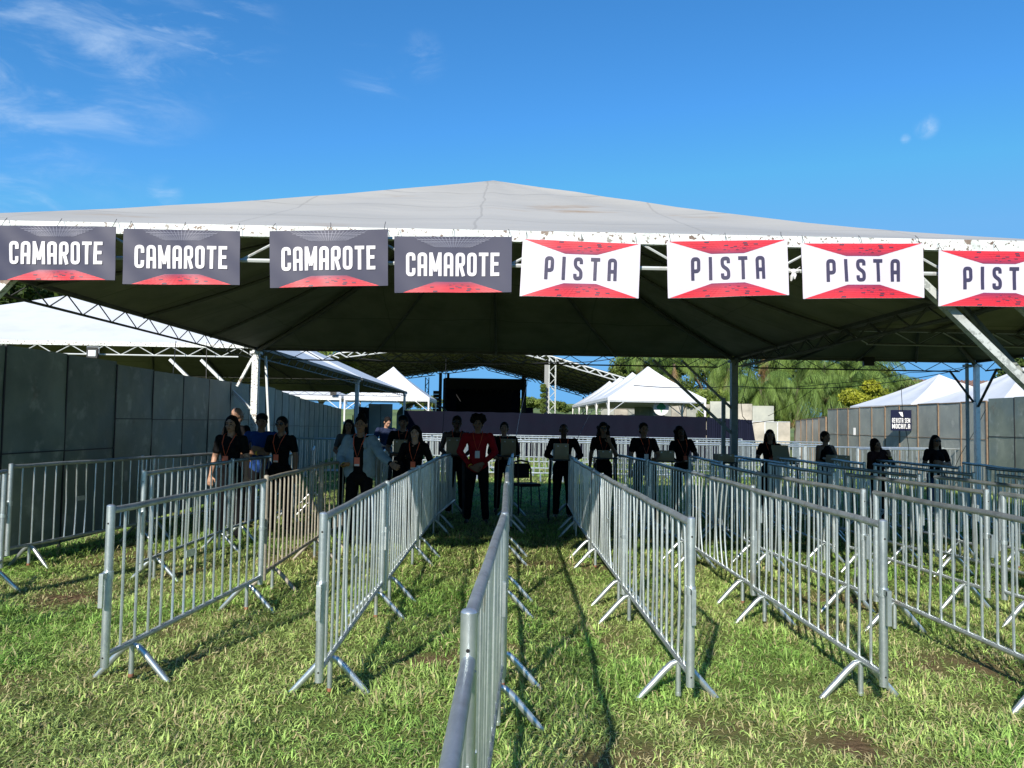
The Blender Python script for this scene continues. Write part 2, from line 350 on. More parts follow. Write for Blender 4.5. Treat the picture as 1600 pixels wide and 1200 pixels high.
dx, dy = np.cos(az), np.sin(az); px_, py_ = -dy, dx
tw = rng.uniform(-.9, .9, n)
z0 = height(X, Y)
P0 = np.stack([X, Y, z0], 1)
l1 = Ln * .5; a1 = lean * .62; a2 = np.clip(lean * 1.25, 0, 1.8)
P1 = P0 + np.stack([dx * np.sin(a1) * l1, dy * np.sin(a1) * l1, np.cos(a1) * l1], 1)
P2 = P1 + np.stack([dx * np.sin(a2) * l1, dy * np.sin(a2) * l1, np.cos(a2) * l1], 1)
P2[:, 2] = np.maximum(P2[:, 2], z0 + .004)
side = np.stack([px_ * np.cos(tw), py_ * np.cos(tw), np.sin(tw) * .6], 1) * (Wd / 2)[:, None]
vert = np.empty((n, 5, 3)); vert[:, 0] = P0 - side * .8; vert[:, 1] = P0 + side * .8; vert[:, 2] = P1 + side; vert[:, 3] = P1 - side; vert[:, 4] = P2
base = np.arange(n)[:, None] * 5
loops = np.concatenate([base + np.array([[0, 1, 2, 3]]), base + np.array([[3, 2, 4]])], 1).ravel()
starts = (np.arange(n)[:, None] * 7 + np.array([[0, 4]])).ravel(); tot = np.tile([4, 3], n)
me = bpy.data.meshes.new('grass'); me.vertices.add(n * 5); me.vertices.foreach_set('co', vert.astype('f').ravel())
me.loops.add(n * 7); me.loops.foreach_set('vertex_index', loops.astype('i'))
me.polygons.add(n * 2); me.polygons.foreach_set('loop_start', starts.astype('i')); me.polygons.foreach_set('loop_total', tot.astype('i'))
me.update(calc_edges=True)
u = rng.random(n)[:, None]; gmix = np.clip(green * .6 + rng.random(n) * .5 - .05, 0, 1)[:, None]
cA = np.array([.355, .44, .145]); cB = np.array([.20, .36, .075]); cC = np.array([.64, .58, .31]); cD = np.array([.38, .33, .17])
colr = cA * (1 - gmix) + cB * gmix; colr = colr * (.55 + 1.05 * u) * (.8 + .55 * np.clip((fbm(X, Y, .16, 141) - .3) / .4, 0, 1))[:, None]
st = cC * u + cD * (1 - u); colr = np.where(straw[:, None], st, colr)
cv = np.ones((n, 5, 4)); cv[:, :, :3] = colr[:, None, :]
ca = me.color_attributes.new('Col', 'FLOAT_COLOR', 'POINT'); ca.data.foreach_set('color', cv.astype('f').ravel())
me.materials.append(M['grassblade'])
tag(link('grass', me), 'short trampled lawn grass, green with dry straw blades', 'grass', kind='stuff')

# ------------------------------------------------------------------ far hill
hv = []; hf = []; HN = 60
for j in range(14):
    for i in range(HN):
        x = -260 + 520 * i / (HN - 1); y = 105 + j * 17
        z = -.3 + 5.2 * (1 - math.cos(min(1, j / 8) * math.pi)) / 2 * (1 + .35 * math.sin(x * .021 + 1) + .15 * math.sin(x * .06))
        hv.append((x, y, z))
for j in range(13):
    for i in range(HN - 1): a = j * HN + i; hf.append((a, a + 1, a + HN + 1, a + HN))
hm = mat('meadow', (.13, .19, .045), .95, 0, [(.05, 5, (.06, .10, .025), .45, .6, .9), (.4, 5, (.20, .22, .08), .5, .7, .6)], (1.5, .8, .3))
h = MB().add(hv, hf).build('hill', hm, smooth=True); tag(h, 'low grassy hill far behind the stage', kind='structure')

# ================================================================== TENTS
def canopy_pts(x0, x1, y0, y1, ze, zp, cx=None, cy=None, n=14, sagf=.10, off=0, over=.0):
    """four sagging faces of a pyramid roof from eave rectangle to the peak"""
    cx = (x0 + x1) / 2 if cx is None else cx; cy = (y0 + y1) / 2 if cy is None else cy
    C = [(x0 - over, y0 - over), (x1 + over, y0 - over), (x1 + over, y1 + over), (x0 - over, y1 + over)]
    vs = []; fs = []
    for q in range(4):
        A, B = C[q], C[(q + 1) % 4]; b = len(vs)
        for j in range(n + 1):
            t = j / n                                       # 0 at the peak, 1 at the eave
            for i in range(n + 1):
                s = i / n
                ex_, ey_ = A[0] + (B[0] - A[0]) * s, A[1] + (B[1] - A[1]) * s
                x = cx + (ex_ - cx) * t; y = cy + (ey_ - cy) * t
                z = zp + (ze - zp) * t
                extra = 1 + (1.0 if (x > cx and sagf > .09) else 0) * abs(x - cx) / abs(x1 - cx)
                z -= sagf * math.sin(math.pi * t ** 1.2) * extra * .7
                rb = abs(math.sin(math.pi * s * 3)) if sagf < .09 else abs(math.sin(math.pi * s * 4))
                z -= .035 * rb * math.sin(math.pi * t)       # the cloth dips between the rafters
                if off == 0: z += .012 * mnoise.noise(Vector((x * 1.3, y * 1.3, 3)))
                vs.append((x, y, z + off))
        for j in range(n):
            for i in range(n):
                a = b + j * (n + 1) + i; fs.append((a, a + 1, a + n + 2, a + n + 1) if off >= 0 else (a, a + n + 1, a + n + 2, a + 1))
    return vs, fs
def truss(mb_, p0, p1, depth=.22, r=.018, pitch=.34, lower=.75, r2=None):
    """flat lattice girder hanging below the line p0-p1"""
    p0, p1 = Vector(p0), Vector(p1); L_ = (p1 - p0).length; d = (p1 - p0) / L_; dn = Vector((0, 0, -depth))
    mb_.tube([p0 + dn + d * pitch, p1 + dn - d * pitch], r2 or r, 6); k = max(2, int(L_ / pitch)); st_ = L_ / k
    for i in range(k):
        a = p0 + d * st_ * i; c = p0 + d * st_ * (i + 1)
        if i % 2 == 0: mb_.tube([a, c + dn], r * lower, 5)
        else: mb_.tube([a + dn, c], r * lower, 5)
def big_tent(name, label, x0, x1, y0, y1, ze, zp, cx=None, posts=None, braces=(), group=None, front_white=True, mv='vinyl', sag=.10, lining=True, beam_mat=None):
    o = empty(name, ((x0 + x1) / 2, (y0 + y1) / 2, 0), 0, label, 'tent', group); ox, oy = o.location.x, o.location.y
    def B(mb_, nm, m, sm=False):
        mb_.v = [(v[0] - ox, v[1] - oy, v[2]) for v in mb_.v]; return mb_.build(nm, m, o, sm)
    vs, fs = canopy_pts(x0, x1, y0, y1, ze, zp, cx, sagf=sag, over=.02); B(MB().add(vs, fs), 'canopy', M[mv], True)
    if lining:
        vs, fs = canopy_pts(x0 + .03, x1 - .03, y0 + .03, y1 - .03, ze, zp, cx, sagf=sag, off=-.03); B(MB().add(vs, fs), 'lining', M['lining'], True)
    # eave girders: box top chord, lattice below
    ends = [((x0, y0), (x1, y0)), ((x1, y0), (x1, y1)), ((x1, y1), (x0, y1)), ((x0, y1), (x0, y0))]
    for q, (a, c) in enumerate(ends):
        fw = front_white and q == 0
        m_ = M['white_paint'] if fw else M[beam_mat or 'dark_truss']
        dx_ = Vector((c[0] - a[0], c[1] - a[1], 0)).normalized() * .05
        g = MB(); g.bar((a[0] + dx_.x, a[1] + dx_.y, ze - .035), (c[0] - dx_.x, c[1] - dx_.y, ze - .035), .055, .085)
        go = B(g, 'beam', m_)
        tmb = MB(); truss(tmb, (a[0], a[1], ze - .07), (c[0], c[1], ze - .07), .19, .011 if not fw else .013, r2=.016)
        B(tmb, 'lattice', M['truss'] if fw else M[beam_mat or 'dark_truss'])
    cx_ = (x0 + x1) / 2 if cx is None else cx; cy_ = (y0 + y1) / 2
    if lining:
        for (ex_, ey_) in [(x0, y0), (x1, y0), (x1, y1), (x0, y1)]:
            pts = [(cx_ + (ex_ - cx_) * t_, cy_ + (ey_ - cy_) * t_, zp + (ze - zp) * t_ - .10 - sag * 1.2 * math.sin(math.pi * t_ ** 1.2)) for t_ in [k / 8 for k in range(9)]]
            B(MB().tube(pts, .045, 6), 'hip_rafter', M['dark_truss'])
        for (a, c) in ends:
            for s_ in (.25, .5, .75):
                ex_, ey_ = a[0] + (c[0] - a[0]) * s_, a[1] + (c[1] - a[1]) * s_
                pts = [(cx_ + (ex_ - cx_) * t_, cy_ + (ey_ - cy_) * t_, zp + (ze - zp) * t_ - .075 - sag * 1.2 * math.sin(math.pi * t_ ** 1.2)) for t_ in [.04] + [k / 8 for k in range(1, 9)]]
                B(MB().tube(pts, .026, 6), 'rafter', M['dark_truss'])
    for (px, py, m_, hw) in (posts or []):
        p = MB(); p.box((px, py, ze / 2 - .04), (hw, hw, ze - .08)); p.box((px, py, .02), (.3, .3, .03)); p.box((px, py, ze - .13), (hw + .07, hw + .07, .05))
        for z_ in (.9, 1.7, 2.4): p.box((px - hw * .2, py - hw / 2 - .004, z_), (.05, .008, .025))
        B(p, 'post', M[m_])
    for (a, c, wd, m_) in braces:
        B(MB().bar(a, c, wd, wd * .8), 'brace', M[m_])
    return o
ZE = 3.195
main = big_tent('canopy_tent', 'large grey canvas entrance tent with the banners on its front beam', -5.13, 4.85, 5.9, 16.0, ZE, 5.20, cx=-.18,
    posts=[(-5.13, 5.9, 'white_paint', .11), (4.85, 5.9, 'white_paint', .11), (-5.13, 16.0, 'white_paint', .13), (4.85, 16.0, 'grey_post', .135)],
    braces=[((3.10, 5.93, 3.03), (4.80, 5.93, 1.40), .072, 'worn_white'), ((3.72, 5.99, 3.03), (4.82, 5.99, 2.06), .06, 'worn_white'), ((4.85, 8.0, 3.03), (4.85, 5.97, 1.28), .05, 'grey_post'),
            ((-3.72, 5.93, 2.86), (-5.1, 5.93, 1.32), .075, 'white_paint'),
            ((3.15, 16.0, 3.06), (4.80, 16.0, 1.56), .065, 'grey_post'), ((3.75, 16.0, 3.06), (4.80, 16.0, 2.08), .055, 'grey_post'),
            ((-5.18, 16.0, 3.0), (-5.50, 16.0, 2.36), .06, 'white_paint')])
# plank strapped beside the right rear post
MB().box((4.77, 16.0 - 10.95, 1.15), (.07, .07, 2.3)).build('strapped_plank', M['grey_post'], main)
right_a = big_tent('side_tent', 'low grey canvas tent joined to the right side of the entrance tent, nearer half', 4.92, 9.95, 5.9, 10.95, ZE, 4.33, posts=[(9.95, 5.9, 'grey_post', .1)], group='small tents right of the entrance tent')
right_b = big_tent('side_tent', 'low grey canvas side tent at right, rear half, tall post at its far corner', 4.92, 9.95, 11.0, 16.0, ZE, 4.33,
    posts=[(9.97, 16.0, 'alu', .09), (9.80, 16.05, 'grey_post', .05), (9.95, 11.0, 'grey_post', .1)], braces=[((9.4, 16.0, 2.95), (9.9, 16.0, 2.3), .04, 'black_metal'), ((9.95, 15.3, 2.95), (9.95, 15.93, 2.2), .04, 'black_metal')], group='small tents right of the entrance tent')
left_a = big_tent('rear_tent', 'broad white roofed tent behind the dark left hoarding, floodlight on its front beam', -15.3, -5.2, 16.12, 28.2, 3.24, 5.53, cx=-10.25, mv='vinyl_white',
    posts=[(-5.3, 28.1, 'truss', .13)], braces=[((-6.95, 16.1, 2.9), (-5.25, 16.1, 1.3), .07, 'truss'), ((-6.3, 16.1, 2.9), (-5.25, 16.1, 1.9), .07, 'truss'), ((-4.95, 16.05, 3.0), (-4.72, 16.05, .05), .05, 'truss')], sag=.05, group='rear tents behind the left hoarding')
left_b = big_tent('rear_tent', 'second white roofed tent deeper behind the left hoarding, slim posts at its right corners', -15.3, -5.2, 28.4, 42, 3.24, 5.53, cx=-10.25, mv='vinyl_white',
    posts=[(-5.2, 41, 'alu', .12)], sag=.05, front_white=False, group='rear tents behind the left hoarding')
# ---- 5 x 5 m white pagoda tents
def pagoda(loc, label, group, s=5.0, ze=3.03, zp=4.83, first=None):
    o = empty('pagoda_tent', loc, 0, label, 'tent', group); h = s / 2
    n = 10; vs = []; fs = []
    C = [(-h, -h), (h, -h), (h, h), (-h, h)]
    for q in range(4):
        A, B_ = C[q], C[(q + 1) % 4]; b = len(vs)
        for j in range(n + 1):
            t_ = j / n
            for i in range(n + 1):
                s_ = i / n; x = (A[0] + (B_[0] - A[0]) * s_) * t_; y = (A[1] + (B_[1] - A[1]) * s_) * t_
                vs.append((x, y, zp + (ze - zp) * t_ ** .93 - .05 * math.sin(math.pi * t_) * (1 + abs(math.sin(2 * math.pi * s_)))))
        for j in range(n):
            for i in range(n): a = b + j * (n + 1) + i; fs.append((a, a + 1, a + n + 2, a + n + 1))
        # short valance
        b = len(vs); vs += [(A[0], A[1], ze), (B_[0], B_[1], ze), (B_[0], B_[1], ze - .16), (A[0], A[1], ze - .16)]; fs.append((b, b + 3, b + 2, b + 1))
    MB().add(vs, fs).build('canopy', M['vinyl_white'], o, True)
    for (x, y) in C:
        x *= .98; y *= .98
        MB().box((x, y, (ze - .03) / 2), (.085, .085, ze - .03)).build('post', M['white'], o)
    f = MB()
    for q in range(4):
        A, B_ = [Vector((c[0] * .98, c[1] * .98, ze - .2)) for c in (C[q], C[(q + 1) % 4])]
        f.bar(A, B_, .04, .05); d = (B_ - A).normalized()
        f.bar(A + d * .8, A - Vector((0, 0, .6)), .035, .03); f.bar(B_ - d * .8, B_ - Vector((0, 0, .6)), .035, .03)
    f.build('frame', M['alu'], o)
    return o
for k in range(4):
    pagoda((7.85 + k * .02, 41.3 + k * 5.1, 0), ['white peaked tent nearest in the receding row beyond the purple fence, dark drape beneath', 'second white peaked tent of the row receding beyond the purple fence',
        'third white peaked tent of the row receding beyond the purple fence', 'farthest white peaked tent of the row beyond the purple fence'][k], 'white pagoda tents right of the stage')
for k, (x, y, z) in enumerate([(-6.75, 47.5, 4.98), (-11.9, 47.5, 4.18), (-17.0, 47.5, 4.18)]):
    pagoda((x, y, 0), ['steep white peaked tent left of the stage with its tip against the dark stage roof', 'white tent showing as a bright strip over the left hoarding, next to the steep tent',
        'white tent at the left end of the bright strip over the left hoarding'][k], 'white pagoda tents left of the stage', zp=z)
for k, (x, y, s, zp) in enumerate([(19.5, 34, 5.5, 4.15), (18.15, 26.4, 5.3, 3.95)]):
    pagoda((x, y, 0), ['wide white peaked tent behind the right hoarding next to the tiled roof', 'white peaked tent behind the right hoarding at the right edge, partly hidden by the brace'][k], 'white tents behind the right hoarding', s=s, ze=2.72 - .18 * k, zp=zp)

# ================================================================== STAGE AND ITS ROOF
o = empty('stage_roof', (-2.3, 76, 0), 0, 'huge dark ribbed gable roof over the concert ground, white lattice edge', 'roof')
prof = [(-19, 4.7), (-12.8, 6.85), (-7.5, 7.6), (-2.3, 8.35), (4.0, 6.85), (10.1, 5.15)]
Y0, Y1 = 60.0, 92.0
vs = []; fs = []; ns = 9
for j in range(2):
    for x, z in prof: vs.append((x + 2.3, (Y0, Y1)[j] - 76, z))
for i in range(5): fs.append((i, i + 1, i + 7, i + 6))
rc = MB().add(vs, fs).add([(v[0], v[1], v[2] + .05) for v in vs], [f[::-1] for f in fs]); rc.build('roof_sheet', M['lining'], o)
for k in range(9):
    y = Y0 + (Y1 - Y0) * k / 8 - 76; g = MB()
    for i in range(5):
        a = Vector((prof[i][0] + 2.3, y, prof[i][1])); c = Vector((prof[i + 1][0] + 2.3, y, prof[i + 1][1]))
        g.bar(a - Vector((0, 0, .02)), c - Vector((0, 0, .02)), .09, .09); truss(g, a, c, .42, .05, .55, 1.0)
    g.build('truss', M['truss'] if k in (0, 8) else M['dark_truss'], o)
for k in range(16):
    s_ = k / 15 * 4.999; i = int(s_); f_ = s_ - i; x = prof[i][0] + (prof[i + 1][0] - prof[i][0]) * f_ + 2.3; z = prof[i][1] + (prof[i + 1][1] - prof[i][1]) * f_ - .1
    MB().box((x, 0, z), (.08, Y1 - Y0, .1)).build('purlin', M['dark_truss'], o)
def lattice_post(parent, x, y, z1, w_=.5, m_='truss', nm='lattice_post'):
    g = MB(); h_ = w_ / 2
    for sx in (-1, 1):
        for sy in (-1, 1): g.box((x + sx * h_, y + sy * h_, z1 / 2), (.07, .07, z1))
    k = int(z1 / .5)
    for i in range(k):
        a, c = z1 * i / k, z1 * (i + 1) / k; s_ = 1 if i % 2 else -1
        for sy in (-1, 1): g.bar((x - s_ * h_, y + sy * h_, a), (x + s_ * h_, y + sy * h_, c), .04, .04)
        for sx in (-1, 1): g.bar((x + sx * h_, y - s_ * h_, a), (x + sx * h_, y + s_ * h_, c), .04, .04)
    return g.build(nm, M[m_], parent)
lattice_post(o, 3.9 + 2.3, Y0 - 76 + .1, 6.7, m_='worn_white')
MB().box((3.35 + 2.42, Y0 - 76 + .5, 3.2), (.32, .3, 6.2)).build('post_wrap', mat('grey_wrap', (.20, .21, .21), .7), o)
lattice_post(o, 9.9 + 2.3, Y1 - 76 - .1, 4.8, .4, 'dark_truss'); lattice_post(o, -9.0 + 2.3, Y1 - 76 - .1, 6.8, .4, 'dark_truss')
o = empty('concert_stage', (-2.4, 95, 0), 0, 'black concert stage with dark backdrop, header truss and speaker towers', 'stage')
def sb(nm, m_, *boxes):
    g = MB()
    for c, s_ in boxes: g.box(c, s_)
    return g.build(nm, M[m_], o)
sb('platform', 'black', ((.2, 0, .75), (9, 7, 1.5))); sb('backdrop', 'black', ((.2, 3.2, 4.0), (9, .1, 5.2)))
MB().box((-4.6, 0, 3.7), (.1, 7, 5.9)).build('added_side_wall', M['black'], o); MB().box((5.25, 0, 3.7), (.1, 7, 5.9)).build('added_side_wall', M['black'], o)  # walls added beside the stage to keep the sun off the backdrop
sb('header', 'black', ((.2, -3.3, 6.08), (9.6, .5, 1.22)), ((.2, -3.5, 6.72), (9.4, .12, .12)))
sb('side_drape', 'navy', ((-3.7, -2.9, 3.4), (1.2, .1, 4.4))); sb('side_drape', 'navy', ((4.1, -2.9, 3.4), (1.0, .1, 4.4)))
sb('roof_deck', 'black', ((.2, 0, 6.7), (9.3, 7, .12)))
g = MB()
for k in range(9): g.ell((-3.2 + k * .85, -3.5, 5.35), (.12, .12, .17), None, 8, 5)
g.build('stage_lamps', M['black_metal'], o)
sb('tower', 'black_metal', ((-5.0, -3.2, 3.7), (.35, .35, 7.4))); sb('tower', 'black_metal', ((4.95, -3.2, 3.7), (.5, .5, 7.4))); sb('tower', 'black_metal', ((-4.1, -3.0, 6.6), (.3, .3, 1.6)))
sb('stage_wing', 'navy', ((5.6, 1.0, 2.0), (1.4, .1, 3.0)))
for sx in (-5.3,):
    g = MB()
    for k in range(9): g.box((sx, -3.7, 5.0 - k * .42), (.95, .5, .38))
    g.build('line_array_speaker', M['black_metal'], o)
# small climbing plant on the lattice post is built with the trees
# ================================================================== HOARDING WALLS
def hoarding(name, label, pts, hgt, pw, mats, seam=.5, group=None, battens=None, gap=.0, rs=1):
    """metal site hoarding: one child per sheet; pts is a polyline on the ground"""
    rnd_ = random.Random(rs); o = empty(name, (pts[0][0], pts[0][1], 0), 0, label, 'fence', group); O = Vector((pts[0][0], pts[0][1], 0))
    k = 0
    for a, c in zip(pts[:-1], pts[1:]):
        a = Vector((a[0], a[1], 0)); c = Vector((c[0], c[1], 0)); L_ = (c - a).length; n_ = max(1, round(L_ / pw)); d = (c - a) / L_; nrm = Vector((-d.y, d.x, 0))
        ang = math.atan2(d.y, d.x)
        for i in range(n_):
            h0 = hgt(k) if callable(hgt) else hgt; h0 += .08 + rnd_.uniform(-.012, .012); q = a + d * (L_ * (i + .5) / n_); wd = L_ / n_ - .008
            g = MB(); rot = Matrix.Rotation(ang, 3, 'Z') @ Matrix.Rotation(rnd_.uniform(-.012, .012), 3, 'X')
            # shallow pressed sheet: grid with slight dents
            nu, nv = 8, 14; z0 = gap + rnd_.uniform(0, .02); vs = []; fs = []
            sd = rnd_.random() * 50
            for side in (-1, 1):
                for jv in range(nv + 1):
                    for iu in range(nu + 1):
                        x = (iu / nu - .5) * wd; z = z0 + (h0 - z0) * jv / nv
                        y = .012 * mnoise.noise(Vector((x * 2.2 + sd, z * 2.2, sd))) + side * .004
                        vs.append(rot @ Vector((x, y, 0)) + Vector((0, 0, z)))
            m1 = (nu + 1) * (nv + 1)
            for jv in range(nv):
                for iu in range(nu):
                    b_ = jv * (nu + 1) + iu; fs.append((b_, b_ + 1, b_ + nu + 2, b_ + nu + 1)); fs.append((m1 + b_, m1 + b_ + nu + 1, m1 + b_ + nu + 2, m1 + b_ + 1))
            for jv in range(nv):
                for iu in (0, nu): b_ = jv * (nu + 1) + iu; fs.append((b_, b_ + nu + 1, m1 + b_ + nu + 1, m1 + b_))
            for iu in range(nu):
                for jv in (0, nv): b_ = jv * (nu + 1) + iu; fs.append((b_, b_ + 1, m1 + b_ + 1, m1 + b_))
            g.add([Vector(v) + q - O for v in vs], fs)
            sh = g.build('sheet_panel', M[mats[(k * 7 + rs) % len(mats)]], o, True)
            if seam:
                sz = seam(k) if callable(seam) else seam
                for side in (-1, 1):
                    MB().box(q - O + nrm * side * .018 + Vector((0, 0, sz * h0)), (wd, .010, .014), Matrix.Rotation(ang, 3, 'Z')).build('seam', M['black_metal'] if not battens else M[battens], sh)
            # upright at the joint
            e = a + d * (L_ * i / n_) - O
            MB().box(e + Vector((0, 0, h0 / 2)), (.02 if not battens else .05, .03 if not battens else .06, h0), Matrix.Rotation(ang, 3, 'Z')).build('upright', M[battens] if battens else M['black_metal'], o)
            if battens:
                MB().box(q - O - Vector((0, 0, 0)) + Vector((0, 0, h0 + .012)), (wd, .05, .03), Matrix.Rotation(ang, 3, 'Z')).build('top_batten', M[battens], o)
            k += 1
    return o
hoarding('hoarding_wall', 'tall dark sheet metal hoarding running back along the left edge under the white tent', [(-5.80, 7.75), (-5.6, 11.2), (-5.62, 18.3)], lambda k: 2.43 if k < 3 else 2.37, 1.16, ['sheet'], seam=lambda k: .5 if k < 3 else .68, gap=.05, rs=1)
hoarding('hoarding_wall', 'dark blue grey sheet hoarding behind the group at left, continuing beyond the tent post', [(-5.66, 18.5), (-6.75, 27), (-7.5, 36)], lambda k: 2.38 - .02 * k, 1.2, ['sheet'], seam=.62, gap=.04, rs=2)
hoarding('hoarding_wall', 'short pair of pale blue hoarding sheets left of the purple fence', [(-7.0, 40.5), (-5.75, 40.5)], 2.45, .62, ['sheet_pale'], seam=0, rs=3)
hoarding('hoarding_wall', 'pale sheet hoarding with wooden battens along the right side carrying the navy notice', [(13.3, 20.9), (13.55, 26.0), (13.9, 32.6)], lambda k: 2.42 - .006 * k, 1.2, ['sheet_pale'], seam=.58, battens='wood', rs=4)
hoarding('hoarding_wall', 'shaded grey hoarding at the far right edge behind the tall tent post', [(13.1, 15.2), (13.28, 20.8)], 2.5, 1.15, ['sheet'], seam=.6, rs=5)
hoarding('hoarding_wall', 'lower weathered brown hoarding sheets stepping down behind the short haired person', [(13.95, 32.9), (14.6, 38.0)], lambda k: 2.05 - .03 * k, 1.0, ['sheet_warm', 'sheet_warm', 'sheet_warm'], seam=0, battens='wood', rs=6)
hoarding('hoarding_wall', 'low pale hoarding sheets at the back behind the person with the open box', [(12.0, 38.6), (14.4, 38.2)], 1.84, .6, ['sheet_warm', 'sheet_pale'], seam=.4, battens='alu', rs=7)
hoarding('hoarding_wall', 'high pale grey hoarding standing under the white peaked tents beyond the purple fence', [(8.0, 62.0), (15.8, 56.0)], 3.15, 1.2, ['sheet_pale', 'sheet_warm'], seam=0, rs=8)
hoarding('hoarding_wall', 'bright grey hoarding sheets right of the peaked tent behind the grey post', [(12.5, 46.0), (16.0, 45.0)], lambda k: 3.05 - .12 * k, 1.2, ['sheet_warm', 'sheet_pale'], seam=0, rs=9)
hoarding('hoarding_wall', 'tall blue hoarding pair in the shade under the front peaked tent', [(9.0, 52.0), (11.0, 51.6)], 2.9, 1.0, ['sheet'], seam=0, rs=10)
# ---- cloth covered fences
def cloth_fence(label, pts, z0, z1, m_, taper=0, name='cloth_fence'):
    z0 += .08; z1 += .08
    o = empty(name, (pts[0][0], pts[0][1], 0), 0, label, 'fence'); O = Vector((pts[0][0], pts[0][1], 0)); n_ = 80; vs = []; fs = []
    seg = [Vector((p[0], p[1], 0)) for p in pts]; T = sum((b_ - a_).length for a_, b_ in zip(seg[:-1], seg[1:]))
    for side in (0, 1):
        for i in range(n_ + 1):
            s_ = T * i / n_; u_ = i / n_
            for a_, b_ in zip(seg[:-1], seg[1:]):
                l = (b_ - a_).length
                if s_ <= l + 1e-6: p = a_ + (b_ - a_) * (s_ / l); nr = Vector((-(b_ - a_).y, (b_ - a_).x, 0)).normalized(); break
                s_ -= l
            wob = .035 * math.sin(i * 1.7) + .03 * mnoise.noise(Vector((i * .8, 0, 0)))
            for k in range(5):
                z = .03 + ((z0 + (z1 - z0) * u_) - .03 - .02 * abs(math.sin(i * .55))) * k / 4
                q = p.copy()
                if taper and i == n_: q += (seg[-1] - seg[-2]).normalized() * taper * (1 - k / 4)
                q += nr * (wob * (1 - .5 * k / 4) + side * .01); vs.append((q.x - O.x, q.y - O.y, z))
    m1 = (n_ + 1) * 5
    for i in range(n_):
        for k in range(4): a_ = i * 5 + k; fs.append((a_, a_ + 5, a_ + 6, a_ + 1)); fs.append((m1 + a_, m1 + a_ + 1, m1 + a_ + 6, m1 + a_ + 5))
        a_ = i * 5 + 4; fs.append((a_, a_ + 5, m1 + a_ + 5, m1 + a_))
    MB().add(vs, fs).build('cloth', M[m_], o, True)
    for i in range(max(2, int(T / 2.5))):
        s_ = T * i / max(1, int(T / 2.5) - 1)
        for a_, b_ in zip(seg[:-1], seg[1:]):
            l = (b_ - a_).length
            if s_ <= l + 1e-6: p = a_ + (b_ - a_) * (s_ / l); nr = Vector((-(b_ - a_).y, (b_ - a_).x, 0)).normalized(); break
            s_ -= l
        MB().box(p + nr * .14 - O + Vector((0, 0, .95)), (.05, .05, 1.9)).build('post', M['black_metal'], o)
cloth_fence('long fence covered in dark purple cloth closing off the queue area', [(-4.6, 36.2), (9.6, 36.0)], 2.09, 2.02, 'purple')
cloth_fence('navy cloth fence end slanting back at the right of the long purple fence', [(9.66, 36.1), (12.4, 38.0)], 2.0, 1.93, 'navy', taper=.5)
cloth_fence('black cloth screen at the end of the left hoarding', [(-7.6, 39.6), (-6.9, 40.0)], 2.3, 2.25, 'black')
cloth_fence('dark low cloth screen under the white peaked tents at right', [(3.0, 60.0), (9.0, 60.0)], 2.3, 2.3, 'black')

